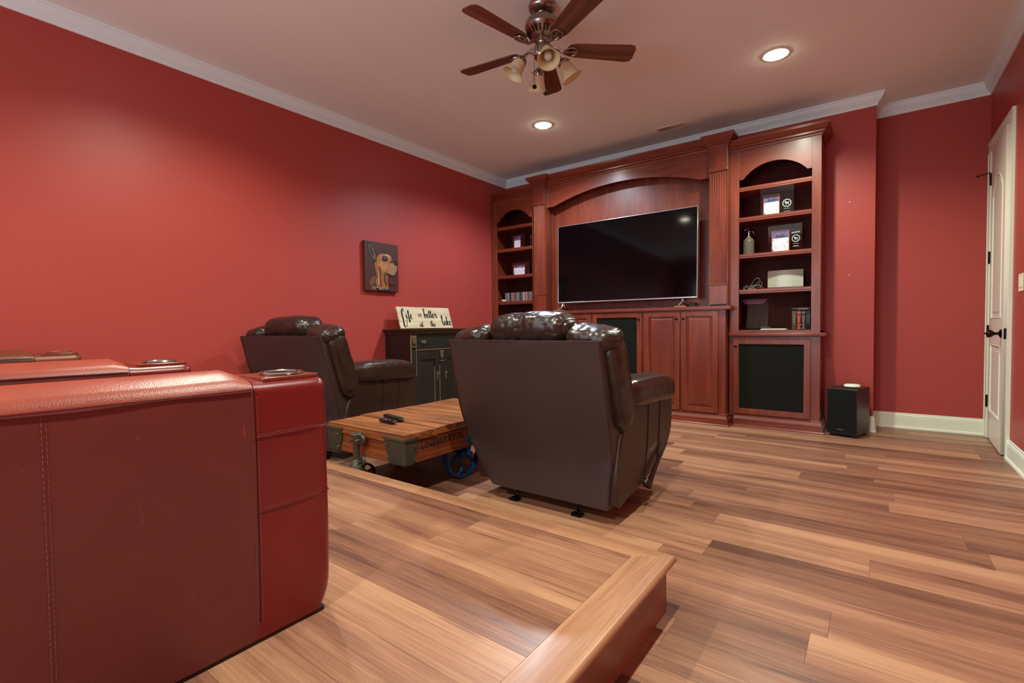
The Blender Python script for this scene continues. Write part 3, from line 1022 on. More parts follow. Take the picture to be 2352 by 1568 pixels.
def award(x0, x1, zb, h, y, px0, px1, ph, label, seed, text):
    t = empty('glass_award', ((x0 + x1) / 2, y, zb))
    tag(t, label, 'award')
    obj('glass_plate', B(x0, x1, y, y + .008, zb + .001, zb + h, bevel=.001), M_glass, t)
    f = obj('photo_frame', filled([[(px0 - .006, zb + .006), (px1 + .006, zb + .006), (px1 + .006, zb + .018 + ph), (px0 - .006, zb + .018 + ph)], [(px0, zb + .012), (px1, zb + .012), (px1, zb + .012 + ph), (px0, zb + .012 + ph)]], .006, frame3((0, y - .001, 0), (1, 0, 0), (0, 0, 1), (0, -1, 0))), M_gold, t)
    obj('photo', photo_bm(px0, px1, zb + .012, zb + .012 + ph, y - .003, seed), M_ph, t)
    if text:
        cx = (px1 + x1) / 2 + .004
        cz = zb + h * (.42 if text == 1 else .46)
        r = .037 if text == 1 else .034
        n = 36
        c1 = [(cx + r * math.cos(2 * math.pi * k / n), cz + r * math.sin(2 * math.pi * k / n)) for k in range(n)]
        c2 = [(cx + r * .84 * math.cos(2 * math.pi * k / n), cz + r * .84 * math.sin(2 * math.pi * k / n)) for k in range(n)]
        F = frame3((0, y - .0005, 0), (1, 0, 0), (0, 0, 1), (0, -1, 0))
        bmE = merge(filled([c1, c2], .0008, F), filled([dog_outline(r * 1.15, cx, cz - .001)], .0008, F))
        for i_, (zz, ww) in enumerate(((cz - r - .016, .024), (cz - r - .036, .018), (cz - r - .042, .026))):
            if text == 1 and i_ == 1: continue
            box(bmE, cx - ww, cx + ww, y - .0013, y - .0005, zz, zz + .0025)
        if text == 2:
            for k in range(9):
                box(bmE, cx - .034 + k * .0075, cx - .029 + k * .0075, y - .0013, y - .0005, cz + r + .016 + k * .0008, cz + r + .026 + k * .0008)
        obj('etched_emblem', bmE, M_frost, t)
    return t


award(-.905, -.618, 2.047, .255, 5.31, -.872, -.742, .185, 'clear glass award with a photo and dog emblem on the upper right shelf', 3, 1)
award(-.835, -.548, 1.689, .262, 5.31, -.797, -.659, .190, 'clear glass award with a photo and dog emblem below, beside the siphon bottle', 5, 2)
award(-3.945, -3.73, 2.047, .19, 5.31, -3.905, -3.80, .155, 'small clear glass award with a portrait photo on the left bookcase', 8, 0)
award(-3.955, -3.665, 1.689, .175, 5.31, -3.915, -3.735, .125, 'small clear glass award with a wide group photo on the left bookcase', 9, 0)


def vial(x, z, lab):
    b = bmesh.new()
    lathe(b, [(.016, 0), (.019, .004), (.017, .06), (.021, .13), (.024, .16), (.022, .16), (.015, .06), (.014, .006), (.001, .005)], (x, 5.36, z + .0005), 'z', 18)
    tag(obj('drinking_glass', b, M_glass, smooth=True), lab, 'glass')


vial(-3.668, 2.047, 'slim clear glass on the left bookcase beside the portrait photo award')
vial(-3.640, 1.689, 'slim clear glass on the left bookcase beside the wide photo award')
# siphon bottle
sp = empty('siphon_bottle', (-1.005, 5.30, 1.689))
tag(sp, 'antique grey green seltzer siphon bottle with a chrome spout', 'bottle')
b = bmesh.new()
lathe(b, [(.044, 0), (.050, .004), (.050, .125), (.046, .145), (.030, .165), (.018, .175), (.015, .185)], (-1.005, 5.30, 1.6895), 'z', 28)
obj('bottle_body', b, plain('grey_green_glass', (112, 106, 94), .16, trans=.3, ior=1.3), sp, smooth=True)
b = bmesh.new()
lathe(b, [(.015, 0), (.016, .012), (.011, .018), (.008, .045), (.012, .052), (.008, .058), (.006, .085), (.002, .09)], (-1.005, 5.30, 1.872), 'z', 16)
tube(b, catmull([(-1.005, 5.30, 1.915), (-.98, 5.29, 1.920), (-.962, 5.285, 1.905), (-.955, 5.283, 1.888)], 5), .006, 8)
tube(b, catmull([(-1.005, 5.30, 1.945), (-1.025, 5.30, 1.948), (-1.045, 5.30, 1.938)], 5), .005, 8)
obj('spout', b, M_chrome, sp, smooth=True)
# curved pale plaque
pq = empty('curved_speaker', (-.69, 5.36, 1.343))
tag(pq, 'wide pale grey curved panel standing in a black base', 'speaker')
p = bmesh.new()
n = 16
front, back = [], []
for k in range(n + 1):
    t_ = k / n
    x = -.842 + .302 * t_
    y = 5.345 - .018 * math.sin(math.pi * t_)
    front.append((x, y)); back.append((x, y + .014))
prism(p, front + back[::-1], 'z', 1.358, 1.52)
obj('panel', p, plain('pale_grey_green_panel', (176, 180, 158), .25), pq)
obj('base', B(-.846, -.536, 5.315, 5.40, 1.3435, 1.358, bevel=.004), M_blackpl, pq)
# cables
cb = bmesh.new()
rnd = random.Random(4)
for k in range(6):
    cx, r = rnd.uniform(-1.04, -.93), rnd.uniform(.03, .05)
    c = [(min(-.872, max(-1.055, cx + r * 1.4 * math.cos(a * .9 + k))), 5.31 + r * .9 * math.sin(a * .9 + k), 1.35 + .006 * k + .016 * math.sin(a * 2 + k)) for a in range(9)]
    tube(cb, catmull(c, 4), .0032, 6)
tube(cb, catmull([(-.985, 5.30, 1.36), (-.975, 5.31, 1.41), (-.935, 5.30, 1.455), (-.905, 5.30, 1.44), (-.915, 5.31, 1.40), (-.885, 5.30, 1.36)], 6), .0032, 6)
tube(cb, catmull([(-.96, 5.27, 1.352), (-.93, 5.28, 1.40), (-.90, 5.28, 1.42), (-.885, 5.29, 1.40), (-.90, 5.27, 1.352)], 6), .0032, 6)
box(cb, -1.0, -.96, 5.255, 5.275, 1.3435, 1.356); box(cb, -.95, -.93, 5.25, 5.27, 1.3435, 1.353)
tag(obj('cable_bundle', cb, plain('grey_cable', (104, 100, 88), .3), smooth=True), 'tangle of dark cables on the shelf beside the pale curved panel', 'cables')
# glass plate on stand
gp = empty('glass_plate', (-.965, 5.35, .945))
tag(gp, 'large clear glass plate with a purple rim band, upright on a wire stand', 'plate')
rr = [(-1.095, 1.0), (-1.08, .975), (-1.05, .962), (-.88, .962), (-.85, .975), (-.838, 1.0), (-.838, 1.24), (-.85, 1.258), (-.88, 1.262), (-1.05, 1.262), (-1.08, 1.258), (-1.095, 1.24)]
tilt = Matrix.Translation((0, 5.35, .962)) @ Matrix.Rotation(R(-10), 4, 'X') @ Matrix.Translation((0, -5.35, -.962))
obj('dish', filled([rr], .006, tilt @ frame3((0, 5.353, 0), (1, 0, 0), (0, 0, 1), (0, -1, 0)), bevel=.001), M_glassdark, gp)
obj('rim_band', filled([[(-1.09, 1.255), (-.845, 1.255), (-.89, 1.208), (-1.05, 1.208)]], .003, tilt @ frame3((0, 5.345, 0), (1, 0, 0), (0, 0, 1), (0, -1, 0))), plain('purple_glaze', (136, 84, 110), .2), gp)
b = bmesh.new()
for x in (-1.02, -.90):
    tube(b, catmull([(x - .006, 5.300, 1.02), (x, 5.288, 1.0), (x, 5.315, .972), (x - .004, 5.33, .957), (x - .01, 5.29, .948), (x + .004, 5.43, .948), (x, 5.40, 1.12)], 5), .003, 6)
tube(b, [(-1.02, 5.40, 1.10), (-.90, 5.40, 1.10)], .003, 6)
obj('wire_stand', b, M_bronze, gp, smooth=True)
tag(obj('magazine', merge(B(-.885, -.665, 5.225, 5.40, .9455, .952), B(-.88, -.672, 5.23, 5.395, .953, .958)), plain('pale_paper', (196, 200, 178), .5)), 'thin pale booklets lying on the bottom shelf', 'magazine')
tag(obj('eyeglass_case', superbox((-.855, 5.30, .969), (.05, .022, .010), 3, 10, rot=Matrix.Rotation(R(20), 3, 'Z')), plain('dark_green_case', (54, 62, 54), .4), smooth=True), 'small dark green case on top of the pale booklets', 'case')
# books
BK_S = [(-.622, .036, .178, (74, 62, 42), 'thick olive brown book, leftmost of the standing books', (150, 116, 50)),
        (-.582, .034, .180, (116, 30, 22), 'red leather bound book with gold bands', (206, 150, 90)),
        (-.545, .034, .180, (26, 32, 44), 'navy leather bound book with gold bands', (200, 150, 90)),
        (-.507, .015, .180, (26, 28, 28), 'thin black book beside the navy book', (150, 150, 140)),
        (-.490, .014, .180, (30, 34, 36), 'thin black book with a pale blue spine mark, last in the row', (110, 160, 170))]
for i, (x, w, h_, c, lab, g) in enumerate(BK_S):
    t = empty('book', (x + w / 2, 5.33, .9455)); tag(t, lab, 'book')
    cv = plain('book_cover', c, .5)
    obj('cover', B(x, x + w, 5.262, 5.40, .9455, .9455 + h_, bevel=.003), cv, t, smooth=True)
    obj('pages', B(x + .003, x + w - .003, 5.30, 5.4005, .948, .9455 + h_ + .0005), plain('paper', (200, 190, 160), .8), t)
    bb = bmesh.new()
    if i in (1, 2):
        for zz in (.012, .045, .118, .158): box(bb, x + .001, x + w - .001, 5.2605, 5.263, .9455 + zz, .9455 + zz + .004)
        for zz in (.065, .075, .085, .095, .104): box(bb, x + w * .38, x + w * .62, 5.2605, 5.263, .9455 + zz, .9455 + zz + .006)
        box(bb, x + w * .36, x + w * .64, 5.2605, 5.263, .9455 + .024, .9455 + .034)
    else:
        for k in range(7): box(bb, x + w * .36, x + w * .62, 5.2605, 5.263, .9455 + .06 + k * .012, .9455 + .067 + k * .012)
    obj('spine_lettering', bb, plain('gold_print', g, .4), t)['kind'] = 'stuff'
t = empty('book', (-.55, 5.33, 1.127)); tag(t, 'black book lying flat on top of the standing books', 'book')
obj('cover', B(-.626, -.474, 5.258, 5.40, 1.1265, 1.1535, bevel=.003), plain('black_cover', (28, 24, 24), .4), t, smooth=True)
bb = bmesh.new()
for k in range(11): box(bb, -.572 + k * .0075, -.567 + k * .0075, 5.2565, 5.259, 1.137, 1.144)
obj('spine_lettering', bb, plain('silver_print', (150, 146, 142), .4), t)['kind'] = 'stuff'
# CD cases
rnd = random.Random(21)
cdcols = [(150, 150, 142), (96, 100, 98), (60, 64, 66), (176, 172, 164), (120, 108, 98), (44, 46, 52), (150, 60, 52), (128, 136, 134), (84, 92, 90)]
cdm = [plain('disc_case_%s' % 'abcdefghi'[i], c, .3) for i, c in enumerate(cdcols)]
cdmesh = []
for m_ in cdm:
    bm = boxes([(0, .0098, 0, .14, 0, .122)])
    box(bm, .001, .0088, -.0006, 0, .012, .11)
    me = bpy.data.meshes.new('disc_case'); bmesh.ops.recalc_face_normals(bm, faces=bm.faces); bm.to_mesh(me); bm.free(); me.materials.append(m_)
    cdmesh.append(me)
x = -4.075
while x < -3.555:
    o = bpy.data.objects.new('disc_case', rnd.choice(cdmesh)); link(o)
    o.location = (x, 5.30 + rnd.uniform(0, .006), 1.3435)
    tag(o, 'music disc case standing in the row on the lower left shelf', 'disc case', 'disc cases on the lower left shelf')
    x += .0104 if rnd.random() < .9 else .016
tag(obj('small_figurine', superbox((-4.045, 5.245, 1.358), (.035, .02, .0145), 2.6, 10, wr=lambda p, n_: .004 * noise.noise(p * 60)), plain('white_ceramic', (214, 208, 196), .5), smooth=True), 'small white ornament in front of the disc cases', 'ornament')

# ------------------------------------------------------------------ subwoofer and router
sw_ = empty('subwoofer', (-.225, 5.27, 0))
tag(sw_, 'black floor subwoofer with cloth front beside the bookcase', 'subwoofer')
x0, x1, y0, y1, zt = -.337, -.108, 5.115, 5.435, .425
obj('cabinet', B(x0, x1, y0, y1, .02, zt, bevel=.004), M_sub_box, sw_)
gp_ = [(x0 + .004, .045), (x1 - .004, .045), (x1 - .004, zt - .042), (x1 - .02, zt - .044), (x1 - .07, zt - .034), (x1 - .10, zt - .020), ((x0 + x1) / 2, zt - .013), (x0 + .09, zt - .016), (x0 + .05, zt - .028), (x0 + .004, zt - .032)]
obj('front_board', B(x0 + .001, x1 - .001, y0 - .012, y0, .022, zt - .002, bevel=.004), M_subgloss, sw_)
obj('grille_cloth', filled([gp_], .008, frame3((0, y0 - .012, 0), (1, 0, 0), (0, 0, 1), (0, -1, 0)), bevel=.002), M_mesh, sw_)
obj('brand_badge', text_bm('ENERGY', .014, frame3((-.255, y0 - .0205, .062), (1, 0, 0), (0, 0, 1), (0, -1, 0)), xs=1.0), M_silver, sw_)
for fx in (x0 + .03, x1 - .03):
    for fy in (y0 + .03, y1 - .03):
        f = bmesh.new(); lathe(f, [(.016, 0), (.016, .021)], (fx, fy, 0.0005), 'z', 12)
        obj('foot', f, M_blackpl, sw_)
sw_.location = (-.181, 5.2945, 0)
sw_.rotation_euler = (0, 0, R(-15))
rt = empty('wifi_router', (-.16, 5.30, zt))
tag(rt, 'flat white rounded router on top of the black subwoofer', 'router')
obj('shell', superbox((-.15, 5.27, zt + .0185), (.062, .062, .016), (3.4, 3.4, 3.0), 14), M_router, rt, smooth=True)
obj('base_ring', superbox((-.15, 5.27, zt + .0045), (.056, .056, .004), 4, 8), M_blackpl, rt, smooth=True)

for (p_, ax_, lab) in (((-.192, YB, 2.128), 'y', 'upper tiny white wall anchor on the narrow red wall by the bookcase'), ((-.190, YB, 1.452), 'y', 'lower tiny white wall anchor on the narrow red wall by the bookcase')):
    b = bmesh.new()
    lathe(b, [(.0045, -.0006), (.0042, -.002), (.001, -.0022)], p_, ax_, 10)
    tag(obj('wall_anchor', b, M_white), lab, 'wall anchor')
# ------------------------------------------------------------------ painting
pt = empty('dog_painting', (XL, 3.30, 1.64))
tag(pt, 'canvas portrait of a tan dog with a studded collar, hung on the red wall', 'painting')
y0, y1, z0, z1 = 3.085, 3.515, 1.392, 1.902
XP = XL + .042
obj('canvas', B(XL + .003, XP, y0, y1, z0, z1, bevel=.003), plain('maroon_canvas', (70, 30, 26), .5, var=.25, vscale=9), pt)
W_, H_ = y1 - y0, z1 - z0


def PF(k): return frame3((XP + .0002 + k * .0003, y0, z0), (0, W_, 0), (0, 0, H_), (1, 0, 0))


def blob(pts, k=5): return [(p.x, p.y) for p in catmull([(a, b, 0) for a, b in pts], k, True)]


LAY = [  # u right 0..1, v up 0..1
    ((176, 108, 58), blob([(.30, .62), (.30, .45), (.34, .30), (.27, .15), (.20, .04), (.66, .02), (.68, .12), (.66, .25), (.70, .40), (.60, .55), (.45, .68)])),
    ((130, 76, 42), blob([(.20, .06), (.12, .16), (.18, .26), (.30, .30), (.30, .12)])),
    ((54, 32, 24), blob([(.07, .97), (.06, .90), (.10, .78), (.20, .64), (.26, .57), (.40, .66), (.40, .74), (.30, .84), (.18, .95)])),
    ((118, 88, 60), blob([(.12, .92), (.13, .82), (.22, .68), (.27, .63), (.33, .68), (.28, .80), (.20, .90)])),
    ((40, 26, 20), blob([(.14, .90), (.17, .80), (.24, .69), (.25, .76), (.19, .87)])),
    ((28, 20, 18), blob([(.56, .86), (.54, .76), (.60, .76)], 3)),
    ((188, 120, 66), blob([(.36, .70), (.34, .58), (.40, .48), (.50, .38), (.62, .34), (.82, .34), (.93, .42), (.97, .56), (.97, .64), (.84, .66), (.74, .72), (.58, .78), (.44, .76)])),
    ((200, 136, 82), blob([(.42, .56), (.48, .46), (.60, .44), (.66, .52), (.58, .60), (.48, .62)])),
    ((172, 134, 90), blob([(.68, .38), (.70, .52), (.80, .60), (.90, .56), (.92, .44), (.82, .36)])),
    ((38, 26, 22), blob([(.84, .64), (.88, .57), (.96, .56), (.99, .62), (.96, .66)])),
    ((72, 50, 34), blob([(.74, .60), (.78, .66), (.86, .66), (.84, .62)])),
    ((216, 178, 128), blob([(.58, .74), (.66, .74), (.78, .71), (.74, .75), (.64, .78)])),
    ((60, 36, 24), blob([(.50, .70), (.52, .63), (.60, .62), (.67, .65), (.64, .71), (.56, .73)])),
    ((12, 10, 10), blob([(.53, .69), (.54, .645), (.60, .64), (.63, .67), (.59, .70)])),
    ((240, 240, 235), blob([(.555, .685), (.57, .675), (.585, .685), (.57, .695)], 2)),
    ((58, 36, 26), blob([(.60, .40), (.72, .37), (.90, .34), (.97, .42), (.93, .36), (.82, .315), (.66, .34)])),
    ((118, 70, 38), blob([(.40, .50), (.42, .30), (.44, .12), (.47, .12), (.46, .32), (.46, .46)])),
    ((112, 66, 36), blob([(.56, .38), (.56, .22), (.62, .12), (.64, .14), (.61, .26), (.61, .38)])),
    ((222, 172, 112), blob([(.36, .50), (.37, .34), (.36, .16), (.40, .14), (.40, .36)])),
    ((22, 22, 24), blob([(.24, .10), (.34, .03), (.52, .005), (.70, .03), (.70, .08), (.52, .045), (.38, .06), (.28, .15)])),
    ((120, 44, 46), [(.73, .135), (.93, .135), (.93, .20), (.73, .20)]),
    ((70, 26, 26), [(.745, .148), (.915, .148), (.915, .187), (.745, .187)]),
]
for i, (c, lp_) in enumerate(LAY):
    obj('brushwork', filled([lp_], .0004, PF(i)), plain('oil_paint_%s' % 'abcdefghijklmnopqrstuvwxyz'[i], tuple(int(q * .84) for q in c), .5, var=.42, vscale=22), pt)
st_ = bmesh.new()
for u, v in ((.29, .10), (.33, .075), (.38, .05), (.44, .035), (.52, .028), (.60, .04), (.66, .055), (.28, .06), (.24, .075)):
    c = PF(20) @ Vector((u, v, 0))
    lathe(st_, [(.0045, 0), (.003, .002), (.0005, .003)], c, 'x', 8)
obj('collar_studs', st_, M_silver, pt)
sg = bmesh.new()
for k in range(6):
    c = PF(21) @ Vector((.765 + k * .025, .155 + (k % 2) * .006, 0))
    box(sg, c.x, c.x + .0003, c.y, c.y + .005, c.z, c.z + .012)
obj('signature', sg, plain('red_signature', (170, 60, 60), .6), pt)

# ------------------------------------------------------------------ dark dresser
dx0, dx1, dy0, dy1, dz = XL + .004, -3.80, 3.355, 4.225, .99
dr_ = empty('sideboard', ((dx0 + dx1) / 2, (dy0 + dy1) / 2, 0))
tag(dr_, 'distressed black painted antique sideboard against the red wall', 'sideboard')
obj('carcass', boxes([(dx0, dx1 - .012, dy0, dy1, .07, dz - .05)]), M_dresside, dr_)
obj('plinth', B(dx0, dx1 + .012, dy0 - .012, dy1 + .012, 0, .075, bevel=.004), M_dress, dr_)
crn = [(0, dz), (-.036, dz), (-.036, dz - .012), (-.028, dz - .016), (-.024, dz - .028), (-.014, dz - .036), (-.012, dz - .048), (-.006, dz - .056), (0, dz - .056)]
obj('cornice', sweep([(dx0, dy1), (dx1, dy1), (dx1, dy0), (dx0, dy0)][::-1], crn), plain('brown_black_cornice', (54, 36, 24), .45, var=.4, vscale=25), dr_, smooth=True, angle=18)
obj('top', B(dx0, dx1 - .001, dy0 + .001, dy1 - .001, dz - .05, dz - .001), M_dresside, dr_)
dn = bmesh.new()
k = dy0 + .05
while k < dy1 - .02:
    box(dn, dx1 + .010, dx1 + .020, k, k + .012, dz - .042, dz - .030); k += .029
o = obj('dentils', dn, plain('worn_dentils', (96, 70, 44), .6, var=.5, vscale=60), dr_); o['kind'] = 'stuff'
F_ = dx1
ya, yb, yc, yd = dy0 + .075, 3.755, 3.825, dy1 - .075


def rail(y0, y1, z0, z1, name='rail', m=None, proud=.0):
    return obj(name, B(F_ - .014, F_ + proud, y0, y1, z0, z1, bevel=.002), m or M_dress, dr_)


rail(dy0 + .001, ya - .004, .075, dz - .056, 'pilaster', proud=.006)
rail(yd + .004, dy1 - .001, .075, dz - .056, 'pilaster', proud=.006)
rail(yb + .002, yc - .002, .075, .752, 'pilaster', proud=.006)
rail(ya - .004, yd + .004, .752, .772)
obj('worn_edge', boxes([(F_ - .002, F_ + .003, ya, yd, .769, .774), (F_ - .004, F_ + .0075, dy0 - .001, dy0 + .004, .08, .93), (F_ + .003, F_ + .0075, ya - .008, ya - .004, .5, .93), (F_ + .003, F_ + .0075, yb + .001, yb + .005, .08, .60)]), M_dressedge, dr_)
for (p0, p1, zz) in ((dy0 + .001, ya - .004, .90), (yb + .002, yc - .002, .735), (yd + .004, dy1 - .001, .90)):
    cc = bmesh.new()
    pc = (p0 + p1) / 2
    hw_ = (p1 - p0) / 2 - .004
    prism(cc, [(pc - hw_, zz + .02), (pc - hw_, zz + .008), (pc - hw_ * .7, zz), (pc - hw_ * .8, zz - .035), (pc - hw_ * .3, zz - .062), (pc, zz - .068), (pc + hw_ * .3, zz - .062), (pc + hw_ * .8, zz - .035), (pc + hw_ * .7, zz), (pc + hw_, zz + .008), (pc + hw_, zz + .02)], 'x', F_ + .004, F_ + .014)
    for s_ in (-1, 1):
        tube(cc, catmull([(F_ + .015, pc, zz + .004), (F_ + .016, pc + s_ * hw_ * .55, zz - .016), (F_ + .015, pc + s_ * hw_ * .35, zz - .045)], 4), .003, 6)
    box(cc, F_ + .004, F_ + .016, pc - hw_, pc + hw_, zz - .098, zz - .088)
    obj('carved_capital', cc, plain('worn_carving', (96, 82, 58), .6, var=.5, vscale=70), dr_, smooth=True)
d = obj('drawer', B(F_ - .014, F_ - .002, ya, yd, .776, dz - .060, bevel=.004), M_dress, dr_)
for py in (3.53, 4.05):
    pb = bmesh.new()
    box(pb, F_ - .002, F_ + .001, py - .034, py + .034, .858, .872)
    box(pb, F_ - .002, F_ + .001, py - .026, py + .026, .846, .858)
    tube(pb, catmull([(F_ + .001, py - .026, .862), (F_ + .012, py - .024, .846), (F_ + .014, py, .838), (F_ + .012, py + .024, .846), (F_ + .001, py + .026, .862)], 5), .0035, 6)
    obj('bail_pull', pb, plain('aged_nickel', (130, 118, 92), .4, .7), d, smooth=True)
for (a, b_) in ((ya, yb), (yc, yd)):
    s_ = .062
    z0_, z1_ = .082, .748
    dd = obj('door', filled([[(a, z0_), (b_, z0_), (b_, z1_), (a, z1_)], [(a + s_, z0_ + s_ + .03), (b_ - s_, z0_ + s_ + .03), (b_ - s_, z1_ - s_ - .02), (a + s_, z1_ - s_ - .02)]], .014, frame3((F_ - .0135, 0, 0), (0, 1, 0), (0, 0, 1), (1, 0, 0)), bevel=.002), M_dress, dr_)
    obj('panel', B(F_ - .0125, F_ - .0115, a + s_ - .004, b_ - s_ + .004, z0_ + s_ + .026, z1_ - s_ - .016), M_dress, dd)
    obj('worn_bead', boxes([(F_ - .010, F_ - .002, a + s_, b_ - s_, z0_ + s_ + .024, z0_ + s_ + .031), (F_ - .010, F_ - .002, b_ - s_ - .004, b_ - s_ + .001, z0_ + s_ + .03, z1_ - s_ - .10)]), plain('pale_worn_bead', (110, 112, 90), .6, var=.5, vscale=60), dd)
    ky = b_ - .03 if a < 3.6 else a + .03
    kk = bmesh.new()
    box(kk, F_ - .001, F_ + .002, ky - .009, ky + .009, .44, .53)
    lathe(kk, [(.006, 0), (.004, .010), (.009, .018), (.004, .024)], (F_ + .001, ky, .505), 'x', 10)
    tube(kk, catmull([(F_ + .002, ky, .475), (F_ + .012, ky, .465), (F_ + .010, ky, .448)], 4), .003, 6)
    obj('escutcheon', kk, plain('aged_brass', (126, 112, 84), .45, .6), dd, smooth=True)

# wooden sign leaning on the wall
sg_ = empty('wooden_sign', (-4.05, 3.81, dz))
tag(sg_, 'pale plank sign with black script lettering on the dark sideboard', 'sign')
base = Vector((-4.028, 3.415, dz + .002))
vdir = Vector((-.30, 0, .95)).normalized()
udir = Vector((0, 1, 0))
wdir = udir.cross(vdir)
SM = frame3(base, udir, vdir, wdir)
SW, SH = .79, .248
edges = [0, SH * .33, SH * .66, SH]
for i in range(3):
    obj('board', filled([[(0, edges[i] + .0008), (SW, edges[i] + .0008), (SW, edges[i + 1] - .0008), (0, edges[i + 1] - .0008)]], .016, SM @ Matrix.Translation((0, 0, .0)), bevel=.0012), M_signw, sg_)
obj('batten', filled([[(.1, .01), (.14, .01), (.14, SH - .01), (.1, SH - .01)], [(.62, .01), (.66, .01), (.66, SH - .01), (.62, SH - .01)]], .008, SM @ Matrix.Translation((0, 0, -.009))), M_signw, sg_)
# brush-script letters: polylines in a 1-high box
GL = {
    'L': ([[(.62, 1.75), (.78, 2.05), (.62, 2.25), (.38, 1.9), (.30, 1.2), (.34, .3), (.30, -.7), (.5, -1.0), (.78, -.75), (.92, -.1), (.95, .3)]], 1.0),
    'i': ([[(.0, .35), (.18, .95), (.2, .2), (.34, 0), (.52, .25)], [(.22, 1.35), (.27, 1.5)]], .50),
    'f': ([[(.0, .3), (.3, .9), (.48, 1.7), (.36, 2.0), (.24, 1.5), (.24, .3), (.2, -.55), (.34, -.75), (.42, -.3), (.30, .1), (.56, .2)]], .54),
    'e': ([[(.0, .3), (.34, .5), (.46, .8), (.28, 1.0), (.12, .6), (.2, .1), (.4, 0), (.62, .3)]], .60),
    's': ([[(.0, .2), (.28, 1.05), (.38, .55), (.30, .02), (.08, .08)], [(.3, .05), (.56, .3)]], .52),
    'b': ([[(.0, .5), (.24, 1.6), (.30, 2.1), (.16, 2.0), (.14, .8), (.18, .05), (.42, .05), (.52, .5), (.4, .85), (.34, .6), (.66, .55)]], .62),
    't': ([[(.0, .3), (.22, 1.2), (.24, 1.75), (.20, .5), (.26, .05), (.5, .25)], [(-.02, 1.3), (.5, 1.42)]], .46),
    'r': ([[(.0, .3), (.16, 1.1), (.22, .9), (.40, .92), (.40, .3), (.5, .02), (.70, .3)]], .66),
    'a': ([[(.46, .85), (.26, .98), (.08, .5), (.16, .05), (.36, .2), (.5, .9), (.48, .25), (.58, .02), (.76, .3)]], .72),
    'h': ([[(.0, .4), (.26, 1.6), (.26, 2.05), (.14, 1.7), (.14, .0), (.2, .6), (.38, .95), (.44, .4), (.5, .02), (.70, .3)]], .66),
    'l': ([[(.0, .4), (.24, 1.5), (.30, 2.2), (.18, 2.4), (.10, 1.7), (.14, .3), (.26, 0), (.46, .3)]], .42),
    'k': ([[(.0, .4), (.22, 1.6), (.26, 2.1), (.14, 1.8), (.12, 0)], [(.12, .4), (.36, .98), (.44, .75), (.2, .52), (.42, .05), (.66, .3)]], .62),
}


def script(bm, word, u, v, s, kern=1.0, xw=1.0):
    for ch in word:
        strokes, adv = GL[ch]
        for st0 in strokes:
            pts = catmull([(p[0] * s * xw + u, p[1] * s + v, 0) for p in st0], 6)
            n = len(pts)
            ring = []
            for i, p in enumerate(pts):
                d = (pts[min(n - 1, i + 1)] - pts[max(0, i - 1)])
                d = d.normalized() if d.length > 1e-9 else Vector((1, 0, 0))
                down = max(0, -d.y)
                wdt = s * (.065 + .10 * down) * (1.0 if 0 < i < n - 1 else .5)
                nn = Vector((-d.y, d.x, 0))
                ring.append((p + nn * wdt, p - nn * wdt))
            vs = [(bm.verts.new(SM @ Vector((a.x, a.y, .0168))), bm.verts.new(SM @ Vector((b.x, b.y, .0168)))) for a, b in ring]
            for a, b in zip(vs, vs[1:]):
                bm.faces.new((a[0], b[0], b[1], a[1]))
        u += adv * s * xw * kern
    return u


tx = bmesh.new()
script(tx, 'L', .032, .080, .064, xw=1.2)
script(tx, 'ife', .100, .108, .050, xw=1.15)
script(tx, 'is', .285, .135, .034, xw=1.2)
script(tx, 'better', .370, .122, .050, xw=1.18)
script(tx, 'at', .280, .016, .036, xw=1.15)
script(tx, 'the', .440, .018, .036, xw=1.3)
script(tx, 'lake', .630, .034, .050, xw=1.3)
lathe(tx, [(.004, 0), (.001, .0006)], SM @ Vector((.575, .028, .0166)), 'z', 10, rot=SM.to_3x3())
obj('lettering', tx, M_ink, sg_)

# ------------------------------------------------------------------ factory cart coffee table
ct = empty('factory_cart_table', (-2.49, 2.4, 0))
tag(ct, 'low industrial cart coffee table with a weathered plank top and cast iron wheels', 'coffee table')
cx0, cx1, cy0, cy1, czt = -2.86, -2.12, 1.80, 3.0, .40
ys = [1.80, 2.062, 2.335, 2.56, 2.79, 3.0]
rnd = random.Random(2)
for a, b_ in zip(ys, ys[1:]):
    bm = bmesh.new()
    nseg = 8
    ov0, ov1 = rnd.uniform(-.012, .008), rnd.uniform(-.008, .012)
    th = .042
    zj = rnd.uniform(-.002, .002)
    box(bm, cx0 + ov0, cx1 + ov1, a + .004, b_ - .004, czt - th + zj, czt + zj)
    bmesh.ops.subdivide_edges(bm, edges=[e for e in bm.edges if abs(e.verts[0].co.x - e.verts[1].co.x) < .01 or True], cuts=3, use_grid_fill=True)
    for v in bm.verts:
        v.co += Vector((.006 * noise.noise(v.co * 17), .0025 * noise.noise(v.co * 13 + Vector((5, 5, 5))), .0018 * noise.noise(v.co * 21)))
    obj('top_plank', bm, M_oak, ct)
zb_ = czt - .043
obj('end_beam', B(cx0 + .03, cx1 - .03, cy0 + .012, cy0 + .075, .222, zb_ - .004, bevel=.004), M_oak_f, ct)
obj('end_beam', B(cx0 + .03, cx1 - .03, cy1 - .075, cy1 - .012, .222, zb_ - .004, bevel=.004), M_oak_f, ct)
obj('end_rail', B(cx0 + .03, cx1 - .03, cy0 + .002, cy0 + .03, zb_ - .014, zb_ - .001, bevel=.002), M_oak_f, ct)
sbm = obj('side_beam', B(cx1 - .06, cx1, cy0 + .015, cy1 - .015, .222, zb_ - .003, bevel=.004), M_oak_s, ct)
obj('side_beam', B(cx0, cx0 + .06, cy0 + .015, cy1 - .015, .222, zb_ - .003, bevel=.004), M_oak_s, ct)
